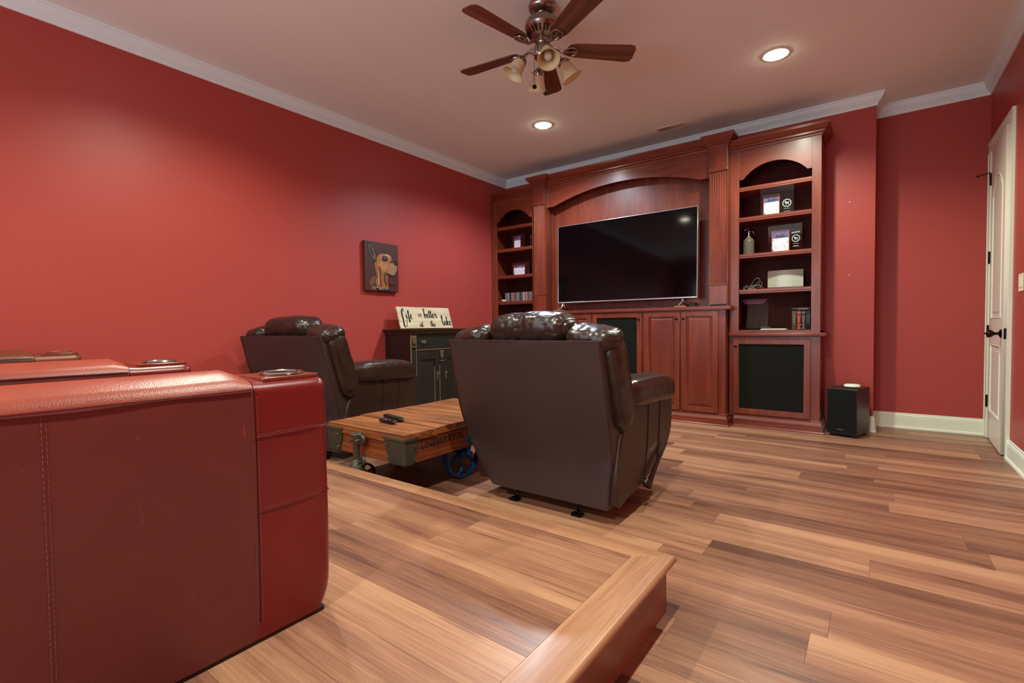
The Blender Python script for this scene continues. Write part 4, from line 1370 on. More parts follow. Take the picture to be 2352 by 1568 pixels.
obj('stencil_lettering', text_bm('LINEBERRY-N', .064, frame3((cx1 + .0008, 1.935, .292), (0, 1, 0), (0, 0, 1), (1, 0, 0)), xs=.95), M_stencil, sbm)


def corner_bracket(px, py, sx, sy):
    # flared cast socket wrapped round a frame corner: sx, sy point outwards
    t = bmesh.new()
    w_f, w_s = .165, .10
    lv = [(.375, .020, 1.0), (.362, .020, 1.0), (.360, .010, .97), (.300, .008, .93), (.225, .004, .72), (.216, .0, .62)]
    rings = []
    for z, o_, k in lv:
        ring = []
        ox, oy = px + sx * o_, py + sy * o_
        pts = [(px - sx * w_f * k, oy)]
        for q in range(5):
            a = R(90 * q / 4)
            r_ = .016
            ccx, ccy = ox - sx * r_, oy - sy * r_
            pts.append((ccx + sx * r_ * math.sin(a), ccy + sy * r_ * math.cos(a)))
        pts.append((ox, py - sy * w_s * k))
        pts.append((px - sx * .002, py - sy * w_s * k))
        pts.append((px - sx * .002, py - sy * .002))
        pts.append((px - sx * w_f * k, py - sy * .002))
        rings.append([t.verts.new((a_, b__, z)) for a_, b__ in pts])
    for r0, r1 in zip(rings, rings[1:]):
        n_ = len(r0)
        for i in range(n_): t.faces.new((r0[i], r0[(i + 1) % n_], r1[(i + 1) % n_], r1[i]))
    t.faces.new(rings[0]); t.faces.new(rings[-1][::-1])
    br = obj('corner_bracket', t, M_iron, ct)
    bt = bmesh.new()
    for z in (.335, .255):
        for q in (.80, .28):
            if q == .28: continue
            xx = px - sx * w_f * q
            tube(bt, [(xx, py + sy * .006, z), (xx, py + sy * .022, z)], .0065, 8)
            tube(bt, [(xx, py + sy * .020, z), (xx, py + sy * .036, z)], .0035, 8)
        yy = py - sy * w_s * .72
        tube(bt, [(px + sx * .006, yy, z - .01), (px + sx * .020, yy, z - .01)], .006, 8)
    obj('bolt', bt, M_bolt, br, smooth=True)


for (px, sx) in ((cx1, 1), (cx0, -1)):
    for (py, sy) in ((cy0 + .010, -1), (cy1 - .010, 1)):
        corner_bracket(px, py, sx, sy)

# centre front casting with swivel caster


def caster(yc, s):
    t = bmesh.new()
    xc = -2.50
    y = yc + s * .035
    lathe(t, [(.020, .20), (.021, .335), (.034, .352), (.036, .368), (.030, .372), (.012, .372), (.012, .366)], (xc, y, 0), 'z', 18)
    lathe(t, [(.044, .085), (.046, .10), (.048, .150), (.044, .178), (.030, .198), (.020, .215)], (xc, y, 0), 'z', 18)
    lathe(t, [(.026, .060), (.027, .085)], (xc, y, 0), 'z', 16)
    for z in (.335, .205):
        lathe(t, [(.027, -.004), (.030, .0), (.030, .012), (.022, .016)], (xc + .038, y - s * .006, z), 'y', 14)
        box(t, xc, xc + .036, y - .010, y + .012, z - .022, z + .022)
    c = obj('caster_bracket', t, M_iron, ct, smooth=True, angle=40)
    bt = bmesh.new()
    for z, dxx in ((.338, .040), (.208, .044), (.325, -.036), (.200, -.046)):
        tube(bt, [(xc + dxx, y + s * .006, z), (xc + dxx, y + s * .034, z)], .0045, 8)
    obj('bolt', bt, M_bolt, c, smooth=True)
    f = bmesh.new()
    yw = yc - s * .10
    tube(f, [(xc, y, .075), (xc - .03, y - s * .05, .085), (xc - .06, yw, .075)], .014, 8)
    tube(f, [(xc - .055, yw, .07), (xc - .155, yw, .07)], .009, 8)
    tube(f, [(xc + .02, y - s * .01, .06), (xc - .03, yw, .074)], .016, 8)
    obj('caster_fork', f, M_iron, ct, smooth=True)
    w = wheel_bm(.070, .030, 5, .004)
    bmesh.ops.transform(w, matrix=Matrix.Translation((xc - .105, yw, .0705)), verts=w.verts)
    obj('caster_wheel', w, M_ironk, ct, smooth=True, angle=40)


def wheel_bm(Rr, wd, nsp, rim):
    """spoked iron wheel, axle along x, centre at origin"""
    w = bmesh.new()
    lathe(w, [(Rr - rim * 2.2, -wd / 2), (Rr, -wd / 2), (Rr, wd / 2), (Rr - rim * 2.2, wd / 2), (Rr - rim * 3, 0), (Rr - rim * 2.2, -wd / 2)], (0, 0, 0), 'x', 40, cap=False)
    lathe(w, [(Rr * .13, -wd * .75), (Rr * .20, -wd * .6), (Rr * .20, wd * .6), (Rr * .13, wd * .75)], (0, 0, 0), 'x', 16)
    for k in range(nsp):
        a = 2 * math.pi * k / nsp
        p = []
        for t in range(5):
            r_ = Rr * .15 + (Rr * .82 - 0) * t / 4
            b_ = a + .55 * math.sin(math.pi * t / 4 * .9) * .8
            p.append((0, r_ * math.cos(b_), r_ * math.sin(b_)))
        tube(w, catmull(p, 3), [Rr * .06 + Rr * .025 * abs(i - 6) / 6 for i in range(13)], 8)
    return w


caster(cy0, -1)
RW = .168
for xw, m_, lab in ((-2.205, M_ironb, 'blue wheel'), (-2.775, M_ironk, None)):
    w = wheel_bm(RW, .046, 6, .0055)
    bmesh.ops.transform(w, matrix=Matrix.Translation((xw, 2.385, RW + .0005)), verts=w.verts)
    o = obj('large_wheel', w, m_, ct, smooth=True, angle=40)
    if lab: o['label'] = lab
    s_ = 1 if xw > -2.4 else -1
    ab = bmesh.new()
    tube(ab, [(xw, 2.385, RW), (xw + s_ * .075, 2.385, RW)], .018, 12)
    tube(ab, [(xw + s_ * .052, 2.385, RW + .01), (xw + s_ * .06, 2.385, .25)], .016, 10)
    lathe(ab, [(.020, -.008), (.034, -.006), (.034, .006), (.020, .008)], (xw + s_ * .094, 2.36, .275), 'x', 18)
    obj('axle_bracket', ab, m_, ct, smooth=True)
ax = bmesh.new(); tube(ax, [(-2.82, 2.385, RW), (-2.16, 2.385, RW)], .012, 10)
obj('axle', ax, M_ironk, ct, smooth=True)
tw_ = bmesh.new(); tube(tw_, [(-2.74, 2.32, .403), (-2.71, 2.34, .432)], .0015, 5)
tag(obj('wood_splinter', tw_, plain('pale_splinter', (190, 140, 90), .6)), 'thin pale splinter standing on the far edge of the cart top', 'splinter')

# remotes on the cart


def remote(name, label, c, ln, wd_, ht, az, btn, cols):
    t = empty(name, (c[0], c[1], czt + .0035)); tag(t, label, 'remote')
    rot = Matrix.Rotation(az, 3, 'Z')
    cc = Vector((c[0], c[1], czt + .0045 + ht))
    obj('case', superbox(cc, (ln / 2, wd_ / 2, ht), (5, 5, 2.6), 14, rot=rot), M_blackpl, t, smooth=True)
    for i, (u, v, r_, ci) in enumerate(btn):
        b = bmesh.new()
        p = rot @ Vector((u * ln / 2, v * wd_ / 2, ht * .93))
        lathe(b, [(r_, 0), (r_, .0016), (r_ * .7, .0024)], cc + p, 'z', 10)
        obj('button', b, cols[ci], t, smooth=True)


bt_g = plain('grey_rubber', (52, 54, 52), .4)
bt_p = plain('purple_rubber', (96, 74, 190), .4)
bt_c = plain('teal_rubber', (70, 170, 170), .4)
B1 = [(-.85 + .17 * i, -.45 + .45 * j, .0045, 0) for i in range(11) for j in range(3)]
remote('remote_control', 'longer black remote with many buttons, the far one on the cart top', (-2.535, 2.078), .235, .048, .011, R(-12), B1, [bt_g])
B2 = [(-.35, 0, .012, 1), (-.02, -.3, .005, 2), (.12, .3, .005, 2), (.3, 0, .005, 0), (-.7, .3, .005, 0), (-.7, -.3, .005, 0), (.55, 0, .005, 0), (.86, 0, .004, 1)]
remote('remote_control', 'shorter black remote with a purple button, the near one on the cart top', (-2.475, 1.985), .165, .042, .009, R(-4), B2, [bt_g, bt_p, bt_c])

# ------------------------------------------------------------------ recliners
RO = Vector((-1.46, 2.6, 0))
rc = empty('leather_recliner', RO)
tag(rc, 'dark brown leather recliner seen from behind in the middle of the room', 'recliner')


def lerp_tab(tab, z):
    if z <= tab[0][0]: return tab[0][1:]
    for a, b in zip(tab, tab[1:]):
        if z <= b[0]:
            t = (z - a[0]) / (b[0] - a[0])
            return tuple(a[i] + (b[i] - a[i]) * t for i in range(1, len(a)))
    return tab[-1][1:]


# z, yrear, xl, xr, depth
TAB = [(.075, 2.205, -1.80, -1.058, .10), (.20, 2.200, -1.895, -1.046, .11), (.34, 2.195, -1.972, -1.026, .12), (.50, 2.146, -1.995, -1.018, .12), (.73, 2.069, -1.978, -1.008, .11), (.93, 2.000, -1.946, -1.000, .085)]


def back_shell():
    bm = bmesh.new()
    rings = []
    N = 26
    for i in range(N + 1):
        z = .075 + (.93 - .075) * i / N
        y, xl, xr, dp = lerp_tab(TAB, z)
        # right bottom sits a little higher
        e = 1.0
        r = .016
        if i in (0, N): r = .008
        pts = []
        ins = .001 if i in (0, N) else 0
        for (cx, cy, a0) in ((xl + r, y + r, 180), (xr - r, y + r, 270), (xr - r - .0, y + dp, 0), (xl + r, y + dp, 90)):
            for q in range(4):
                a = R(a0 + 30 * q)
                pts.append((cx + r * math.cos(a), cy + r * math.sin(a)))
            if a0 == 180:
                for q in range(1, 16):   # rear face gently bulged
                    t = q / 16
                    zz = (z - .075) / .855
                    bl = -.022 * math.sin(math.pi * t) ** .7 * math.sin(math.pi * min(1, max(0, zz))) ** .6
                    pts.append((cx + (xr - r - cx) * t, y + bl + .004 * noise.noise(Vector((t * 5, z * 6, 1)))))
        rings.append([bm.verts.new((u + (ins if u < -1.5 else -ins), v, z)) for u, v in pts])
    for a, b in zip(rings, rings[1:]):
        n = len(a)
        for i in range(n): bm.faces.new((a[i], a[(i + 1) % n], b[(i + 1) % n], b[i]))
    bm.faces.new(rings[0]); bm.faces.new(rings[-1][::-1])
    return bm


sh_ = obj('back_shell', back_shell(), M_lback, rc, smooth=True, angle=60)
sm = bmesh.new()
y, xl, xr, dp = lerp_tab(TAB, .93)
tube(sm, [(xl + .006, y + .08, .930), (xl + .006, y + .014, .930), (xl + .014, y + .005, .931), (-1.46, y + .002, .931), (xr - .014, y + .005, .931), (xr - .006, y + .014, .930), (xr - .006, y + .08, .930)], .0042, 8)
for side in (0, 1):
    c = []
    for i in range(14):
        z = .08 + (.93 - .08) * i / 13
        y, xl, xr, dp = lerp_tab(TAB, z)
        c.append(((xl + .003) if side == 0 else (xr - .003), y + .004, z))
    tube(sm, c, .0045, 8)
obj('piping', sm, M_piping, sh_, smooth=True)
TL = math.atan2(.2, .58)


def puffs(freq, amp, axis=0, seed=0.0):
    """soft padding with narrow pulled creases running across the given axis"""
    def f(p, n):
        q = p + Vector((seed, seed * 1.7, seed * .3))
        k = [.22, .22, .22]
        k[axis] = 1.0
        v = Vector((q.x * k[0], q.y * k[1], q.z * k[2]))
        v += Vector((1, 1, 1)) * .012 * noise.noise(q * 14)
        a = noise.noise(v * freq)
        c = max(0.0, .16 - abs(noise.noise(v * freq * 1.7 + Vector((4, 4, 4))))) / .16
        d = max(0.0, .12 - abs(noise.noise(q * freq * .8 + Vector((7, 2, 9))))) / .12
        return amp * (a * .9 - .75 * c * c - .35 * d)
    return f


rotT = Matrix.Rotation(TL, 3, 'X')
obj('back_cushion', superbox((-1.46, 2.245, .72), (.335, .12, .275), (5, 3, 5), 22, wr=puffs(9, .010, 2), rot=rotT), M_leather_soft, rc, smooth=True, angle=180)
# headrest pillow
def hr_def(p):
    p.z += .006 * math.cos(p.x * 9)
    return p
obj('headrest', superbox((-1.452, 2.135, .997), (.262, .122, .080), (5.0, 2.5, 2.5), 34, deform=hr_def, wr=puffs(13, .009, 0, 3.1), rot=Matrix.Rotation(R(6), 3, 'X')), M_leather_soft, rc, smooth=True, angle=180)
for s in (-1, 1):
    obj('shoulder_pad', superbox((-1.462 + s * .372, 2.130, .950), (.138, .110, .058), (3.4, 2.6, 2.5), 22, wr=puffs(15, .007, 0, 7 + s), rot=Matrix.Rotation(R(10), 3, 'X') @ Matrix.Rotation(R(8 * s), 3, 'Y')), M_leather_soft, rc, smooth=True, angle=180)
    obj('side_bolster', superbox((-1.462 + s * .448, 2.205, .728), (.066, .082, .262), (2.8, 2.6, 5), 22, wr=puffs(11, .004, 2, 2 + s), rot=rotT), M_leather_soft, rc, smooth=True, angle=180)

    def armdef(p, s=s):
        # front end drops slightly, pad bulges outwards
        t = p.y / .36
        p.z += -.030 * max(0, t) ** 2 - .006 * t
        return p
    obj('armrest_pad', superbox((-1.46 + s * .412, 2.640, .648), (.102, .372, .083), (3.0, 4.4, 2.7), 26, deform=armdef, wr=puffs(24, .0035, 1, 5 + s)), M_leather_soft, rc, smooth=True, angle=180)
    # side panel
    prof = [(2.215, .105), (2.34, .108), (2.50, .125), (2.66, .165), (2.82, .215), (2.93, .270), (2.995, .345), (3.02, .44), (3.015, .60), (2.98, .64), (2.40, .64), (2.30, .50), (2.235, .36)]
    pc_ = [(p.x, p.y) for p in catmull([(a, b, 0) for a, b in prof], 3, True)]
    bm = filled([pc_], .150, frame3((-1.46 + s * (.452 if s > 0 else .302), 0, 0) if False else ((-1.46 + (.302 if s > 0 else -.452)), 0, 0), (0, 1, 0), (0, 0, 1), (1, 0, 0)), bevel=.014)
    bmesh.ops.triangulate(bm, faces=[f for f in bm.faces if len(f.verts) > 4])
    sp_ = obj('side_panel', bm, M_leather, rc, smooth=True, angle=50)
    sm = bmesh.new()
    xo = -1.46 + s * .4545
    for yy in (2.62, 2.80):
        tube(sm, catmull([(xo, yy, .60), (xo, yy - .01, .4), (xo, yy - .05, .2)], 5), .0022, 6)
    obj('seam', sm, M_piping, sp_, smooth=True)
    sm = bmesh.new()
    xo2 = -1.46 + s * .497
    tube(sm, catmull([(xo2 - s * .02, 2.31, .680), (xo2 - s * .006, 2.40, .690), (xo2 - s * .004, 2.64, .690), (xo2 - s * .006, 2.85, .668), (xo2 - s * .03, 2.97, .630)], 6), .0028, 6)
    obj('seam', sm, M_piping, rc, smooth=True)
obj('seat_cushion', superbox((-1.46, 2.70, .44), (.31, .36, .085), (5, 4, 3), 20, wr=puffs(9, .01, 1)), M_leather_soft, rc, smooth=True, angle=180)
obj('seat_base', B(-1.755, -1.165, 2.28, 2.98, .13, .42, bevel=.02), M_leather, rc, smooth=True)
obj('footrest', superbox((-1.46, 3.01, .30), (.30, .05, .15), (5, 3, 5), 14, wr=puffs(9, .006, 2)), M_leather_soft, rc, smooth=True, angle=180)
lv = bmesh.new()
lathe(lv, [(.022, 0), (.024, .008), (.018, .03), (.012, .036)], (-1.010, 2.555, .140), 'x', 16)
tube(lv, catmull([(-.985, 2.55, .115), (-.982, 2.60, .165), (-.984, 2.70, .225), (-.988, 2.80, .272), (-.990, 2.86, .30)], 6), [.017, .018, .018, .018, .017, .016, .015, .014, .013, .012, .012, .011, .011, .010, .010, .010, .010, .009, .009, .009, .009, .008, .008, .007, .006], 10)
obj('recline_lever', lv, plain('glossy_brown_handle', (40, 20, 16), .2), rc, smooth=True)
bf = bmesh.new()
for x in (-1.66, -1.25):
    tube(bf, catmull([(x, 2.235, .012), (x, 2.26, .02), (x, 2.30, .075), (x, 2.42, .095), (x, 2.60, .10)], 5), .013, 8)
    tube(bf, catmull([(x, 2.60, .10), (x, 2.80, .09), (x, 2.90, .015)], 5), .013, 8)
    box(bf, x - .028, x + .028, 2.215, 2.255, .0005, .014)
    box(bf, x - .028, x + .028, 2.88, 2.92, .0005, .014)
tube(bf, [(-1.66, 2.42, .095), (-1.25, 2.42, .095)], .012, 8)
tube(bf, [(-1.66, 2.75, .09), (-1.25, 2.75, .09)], .012, 8)
box(bf, -1.68, -1.23, 2.40, 2.80, .10, .135)
obj('base_frame', bf, M_metalblk, rc, smooth=True, angle=30)
rc2 = copy_tree(rc)
rc2.location = (-3.635, 2.45, 0)
rc2.rotation_euler = (0, 0, R(6.4))
rc2.scale = (1, 1, 1.022)
rc2['label'] = 'dark brown leather recliner by the left wall, facing the sideboard side'
for o_ in (rc, rc2): o_['group'] = 'matching brown recliners'

# ------------------------------------------------------------------ theatre seat row
ts = empty('theater_seat_row', (-2.6, .3, PZ))
tag(ts, 'row of burgundy leather theater seats with cup holder armrests on the platform', 'theater seats')


def arm(x1, m_rear, m_front, m_top, full=True):
    """armrest whose outer (+x) face is at x1"""
    w = .205
    x0 = x1 - w
    y0, y1, z0, z1 = -.18, .808, PZ + .012, .862

    def shape(bm):
        for v in bm.verts:
            u = (v.co.x - (x0 + x1) / 2) / (w / 2)
            if v.co.z > z1 - .045:
                fr = 1 if v.co.y < .56 else max(0, 1 - (v.co.y - .56) / .05)
                v.co.z += (.028 * fr + .010) * max(0, 1 - u * u) * min(1, (v.co.z - (z1 - .045)) / .045)
            zt = (v.co.z - z0) / (z1 - z0)
            v.co.y -= .026 * max(0, (.12 - zt) / .12) ** 2 if v.co.y > .6 else 0
            sg = 1 if u > 0 else -1
            if abs(u) > .8:
                v.co.x += sg * .006 * math.sin(math.pi * min(1, max(0, zt)))
                v.co.x += sg * .0022 * noise.noise(Vector((v.co.y * 6, v.co.z * 5, x1)))
        return bm

    def body():
        bm = bmesh.new()
        nx, ny, nz = 8, 40, 26
        box(bm, x0, x1, y0, y1, z0, z1)
        vert = [e for e in bm.edges if abs(e.verts[0].co.z - e.verts[1].co.z) > .1 and e.verts[0].co.y > 0]
        bmesh.ops.bevel(bm, geom=vert, offset=.036, segments=6, profile=.5, affect='EDGES')
        top = [e for e in bm.edges if e.verts[0].co.z > z1 - 1e-4 and e.verts[1].co.z > z1 - 1e-4]
        bmesh.ops.bevel(bm, geom=top, offset=.024, segments=5, profile=.5, affect='EDGES')
        for k in range(1, nz):
            zz = z0 + (z1 - .026 - z0) * k / nz
            g = bm.verts[:] + bm.edges[:] + bm.faces[:]
            bmesh.ops.bisect_plane(bm, geom=g, plane_co=(0, 0, zz), plane_no=(0, 0, 1))
        for k in range(1, ny):
            yy = y0 + (y1 - y0 - .04) * k / ny
            g = bm.verts[:] + bm.edges[:] + bm.faces[:]
            bmesh.ops.bisect_plane(bm, geom=g, plane_co=(0, yy, 0), plane_no=(0, 1, 0))
        for k in range(1, nx):
            xx = x0 + w * k / nx
            g = bm.verts[:] + bm.edges[:] + bm.faces[:]
            bmesh.ops.bisect_plane(bm, geom=g, plane_co=(xx, 0, 0), plane_no=(1, 0, 0))
        return bm

    def cut(bm, co, no, keep_inner=True):
        g = bm.verts[:] + bm.edges[:] + bm.faces[:]
        bmesh.ops.bisect_plane(bm, geom=g, plane_co=co, plane_no=no, clear_outer=keep_inner, clear_inner=not keep_inner)
        return bm
    ysm = .595
    a = empty('armrest', (0, 0, 0)); a.parent = ts; a.location = Vector(((x0 + x1) / 2, .3, PZ)) - Vector(ts.location)
    cxh, cyh, rh = x0 + w * .5 - .002, .722, .047

    def put(name, bm, m_, clip=True):
        if clip:  # clear the cup well through the top
            dele = [f for f in bm.faces if f.normal.z > .6 and (f.calc_center_median() - Vector((cxh, cyh, f.calc_center_median().z))).length < .040]
        return obj(name, shape(bm), m_, a, smooth=True, angle=50)
    rear = cut(body(), (0, ysm - .0009, 0), (0, 1, 0))
    rear_low = cut(rear, (0, 0, z1 - .012), (0, 0, 1))
    put('side_panel', rear_low, m_rear)
    rt_ = cut(cut(body(), (0, ysm - .0009, 0), (0, 1, 0)), (0, 0, z1 - .010), (0, 0, 1), False)
    put('armrest_top', rt_, m_top)
    zs_ = (z0, .535, .728, z1 + .1)
    for i in range(3):
        f = cut(body(), (0, ysm + .0009, 0), (0, 1, 0), False)
        if i > 0: f = cut(f, (0, 0, zs_[i] + .001), (0, 0, 1), False)
        if i < 2: f = cut(f, (0, 0, zs_[i + 1] - .001), (0, 0, 1))
        if i == 2:
            bm = f
            bm.normal_update()
            me = bpy.data.meshes.new('tmp')
            shape(bm); bm.to_mesh(me); bm.free()
            oo = bpy.data.objects.new('tmp', me); COL.objects.link(oo)
            cbm = bmesh.new(); lathe(cbm, [(rh, .80), (rh, 1.0)], (cxh, cyh, 0), 'z', 32)
            cme = bpy.data.meshes.new('tmpc'); cbm.to_mesh(cme); cbm.free()
            co_ = bpy.data.objects.new('tmpc', cme); COL.objects.link(co_)
            md = oo.modifiers.new('b', 'BOOLEAN'); md.operation = 'DIFFERENCE'; md.object = co_; md.solver = 'EXACT'
            bpy.context.view_layer.update()
            dg = bpy.context.evaluated_depsgraph_get()
            nm_ = bpy.data.meshes.new_from_object(oo.evaluated_get(dg))
            bb = bmesh.new(); bb.from_mesh(nm_)
            bpy.data.objects.remove(oo); bpy.data.objects.remove(co_)
            nm_.materials.clear()
            # open mesh: make sure the disc over the well is gone
            kill = [q for q in bb.faces if (Vector((q.calc_center_median().x, q.calc_center_median().y)) - Vector((cxh, cyh))).length < rh - .003]
            bmesh.ops.delete(bb, geom=kill, context='FACES')
            obj('front_panel', bb, m_front, a, smooth=True, angle=50)
        else:
            put('front_panel', f, m_front)
    # inner core so the seams are dark, base plinth
    obj('core', B(x0 + .006, x1 - .006, y0 + .01, y1 - .04, z0 + .004, .79), M_foot, a)
    obj('plinth', B(x0 + .004, x1 - .002, y0, y1 - .028, PZ + .0008, z0 + .002, bevel=.004), M_foot, a)
    # stitching
    s1 = bmesh.new()
    xo = x1 + .0068
    def dash(p0, p1, n_, th_=.0011):
        p0, p1 = Vector(p0), Vector(p1)
        for k in range(n_):
            q0 = p0.lerp(p1, (k + .15) / n_); q1 = p0.lerp(p1, (k + .8) / n_)
            for q in (q0, q1):
                zt = min(1, max(0, (q.z - z0) / (z1 - z0)))
                q.x = x1 + .006 * math.sin(math.pi * zt) + .0022 * noise.noise(Vector((q.y * 6, q.z * 5, x1))) + .0005
            tube(s1, [q0, q1], th_, 5)
    dash((xo, ysm - .008, .24), (xo, ysm - .008, .845), 62)
    o_ = obj('stitching', s1, M_stitch_d, a); o_['kind'] = 'stuff'
    s1 = bmesh.new()
    dash((xo, ysm + .006, .24), (xo, ysm + .006, .835), 62, .0009)
    for zz in (.535, .728):
        dash((xo, ysm + .006, zz + .005), (xo, y1 - .04, zz + .005), 20, .0008)
    dash((xo, .198, .24), (xo, .198, .845), 50, .0009); dash((xo, .205, .24), (xo, .205, .845), 50, .0007)
    o_ = obj('stitching', s1, M_stitch, a); o_['kind'] = 'stuff'
    s1 = bmesh.new()
    tube(s1, [(x1 + .004, y, z1 - .009 + .0) for y in (-.1, .1, .2, .3, .45, .592)], .0028, 6)
    for zz in (.535, .728):
        tube(s1, catmull([(x1 + .0055, ysm, zz), (x1 + .0055, .74, zz), (x1 - .004, .793, zz), (x1 - .034, .8105, zz), (x0 + .034, .8105, zz), (x0 + .004, .793, zz)], 4), .0022, 6)
    obj('welt', s1, m_front, a, smooth=True)
    # tray and cup holder
    n_ = 24
    loop = []
    tx0_, tx1_, ty0, ty1 = x0 + .014, x1 - .022, .628, .796
    for (qx, qy, a0) in ((tx1_ - .02, ty1 - .03, 0), (tx0_ + .02, ty1 - .03, 90), (tx0_ + .008, ty0 + .008, 180), (tx1_ - .008, ty0 + .008, 270)):
        r_ = (.02, .02, .008, .008)[(0, 90, 180, 270).index(a0)]
        for k in range(5):
            an = R(a0 + 22.5 * k)
            loop.append((qx + r_ * math.cos(an), qy + (r_ * 1.5 if a0 < 180 else r_) * math.sin(an)))
    hole = [(cxh + rh * math.cos(2 * math.pi * k / 32), cyh + rh * math.sin(2 * math.pi * k / 32)) for k in range(32)]
    obj('wood_tray', filled([loop, hole], .011, frame3((0, 0, .8655), (1, 0, 0), (0, 1, 0), (0, 0, 1)), bevel=.003), M_burl, a, smooth=True, angle=40)
    ch = bmesh.new()
    lathe(ch, [(rh - .004, .873), (rh + .001, .881), (rh + .008, .884), (rh + .013, .880), (rh + .010, .876), (rh, .876), (rh - .0035, .873)], (cxh, cyh, 0), 'z', 40, cap=False)
    cu_ = obj('cup_holder', ch, M_chrome, a, smooth=True)
    cw = bmesh.new()
    lathe(cw, [(rh - .003, .880), (rh - .004, .81), (.002, .805)], (cxh, cyh, 0), 'z', 32, cap=False)
    obj('cup_well', cw, M_cup, cu_ if False else a, smooth=True, angle=40)


ARMX = (-1.27, -2.23, -3.90)
arm(ARMX[0], M_theat, M_theat2, M_theat_top)
arm(ARMX[1], M_theat, M_theat2, M_theat_top)
arm(ARMX[2], leather('dark_brown_red_leather', (86, 40, 30), .33, .15), M_theat3, M_theat3)
seats = [(-2.225, -1.477), (-3.06, -2.437), (-3.69, -3.065)]
for (a, b_) in seats:
    c = (a + b_) / 2; hw_ = (b_ - a) / 2 - .004
    obj('seat_cushion', superbox((c, .31, .52), (hw_, .33, .10), (6, 5, 3), 16, wr=puffs(8, .006, 1)), M_theat, ts, smooth=True, angle=180)
    obj('seat_front', superbox((c, .62, .37), (hw_, .05, .15), (6, 3, 5), 12), M_theat, ts, smooth=True, angle=180)
    obj('seat_back', superbox((c, -.16, .82), (hw_, .13, .36), (6, 3, 5), 16, wr=puffs(8, .008, 2), rot=Matrix.Rotation(R(10), 3, 'X')), M_theat, ts, smooth=True, angle=180)
    obj('seat_base', B(c - hw_, c + hw_, -.2, .60, PZ + .001, .42, bevel=.01), M_theat, ts)

# ------------------------------------------------------------------ ceiling fan
FX, FYc = -1.585, 2.455
FK = 1.088
FZ0 = CAMH + (CZ - CAMH) / FK      # built small, then the whole fan is set to its true size
fan = empty('ceiling_fan', (FX, FYc, FZ0))
tag(fan, 'ceiling fan with five dark wood blades and four amber glass shades', 'ceiling fan')
C0 = (FX, FYc, 0)
b = bmesh.new(); lathe(b, [(.002, FZ0 - .0008), (.079, FZ0 - .0008), (.081, FZ0 - .008), (.079, FZ0 - .024), (.068, FZ0 - .038), (.050, FZ0 - .046), (.034, FZ0 - .049), (.032, FZ0 - .055), (.022, FZ0 - .060), (.018, FZ0 - .066)], C0, 'z', 40)
obj('canopy', b, M_fanmetal, fan, smooth=True, angle=50)
b = bmesh.new(); lathe(b, [(.0125, 2.80), (.0125, FZ0 - .06)], C0, 'z', 16)
obj('downrod', b, M_fanmetal, fan, smooth=True)
ZM = 2.655  # bottom of the motor housing
b = bmesh.new(); lathe(b, [(.014, 2.812), (.030, 2.808), (.080, 2.802), (.094, 2.796), (.100, 2.784), (.101, 2.764), (.104, 2.758), (.101, 2.752), (.096, 2.744), (.070, 2.712), (.052, 2.700), (.044, 2.694)], C0, 'z', 44)
mo = obj('motor_housing', b, M_fanmetal, fan, smooth=True, angle=40)
vs_ = bmesh.new()
for k in range(22):
    a = 2 * math.pi * k / 22
    p0 = Vector((FX + .092 * math.cos(a), FYc + .092 * math.sin(a), 2.738))
    p1 = Vector((FX + .070 * math.cos(a), FYc + .070 * math.sin(a), 2.7110))
    tube(vs_, [p0, p1], .0045, 6)
obj('vent_slot', vs_, M_black, mo); 
b = bmesh.new(); lathe(b, [(.044, 2.694), (.046, 2.686), (.038, 2.678), (.040, 2.672), (.036, 2.664), (.048, 2.655), (.052, 2.640), (.052, 2.600), (.046, 2.585), (.030, 2.572), (.012, 2.562), (.006, 2.552), (.002, 2.548)], C0, 'z', 32)
obj('switch_housing', b, M_fanmetal, fan, smooth=True, angle=40)
BZ = 2.640


def blade_bm():
    # local: x outwards from 0.15 to .56
    o = [(.150, .020), (.165, .042), (.20, .052), (.52, .066), (.548, .060), (.556, .046), (.562, .034), (.560, .0), (.562, -.034), (.556, -.046), (.548, -.060), (.52, -.066), (.20, -.052), (.165, -.042), (.150, -.020)]
    return filled([o], .006, frame3((0, 0, 0), (1, 0, 0), (0, 1, 0), (0, 0, 1)), bevel=.001)


def iron_bm():
    b = bmesh.new()
    tube(b, catmull([(.040, 0, .018), (.080, 0, .012), (.115, .0, -.010), (.135, 0, -.014)], 5), .0075, 8)
    lp1 = catmull([(.125, 0, -.012), (.150, .024, -.010), (.185, .030, -.008), (.205, .014, -.008), (.200, -.006, -.008), (.165, -.004, -.010)], 5, True)
    lp2 = catmull([(.125, 0, -.012), (.150, -.024, -.010), (.185, -.030, -.008), (.205, -.014, -.008), (.200, .006, -.008), (.165, .004, -.010)], 5, True)
    tube(b, lp1, .0052, 8, closed=True); tube(b, lp2, .0052, 8, closed=True)
    for (x, y) in ((.185, .02), (.185, -.02), (.155, 0)):
        lathe(b, [(.005, -.010), (.005, 0.0)], (x, y, 0), 'z', 8)
    return b


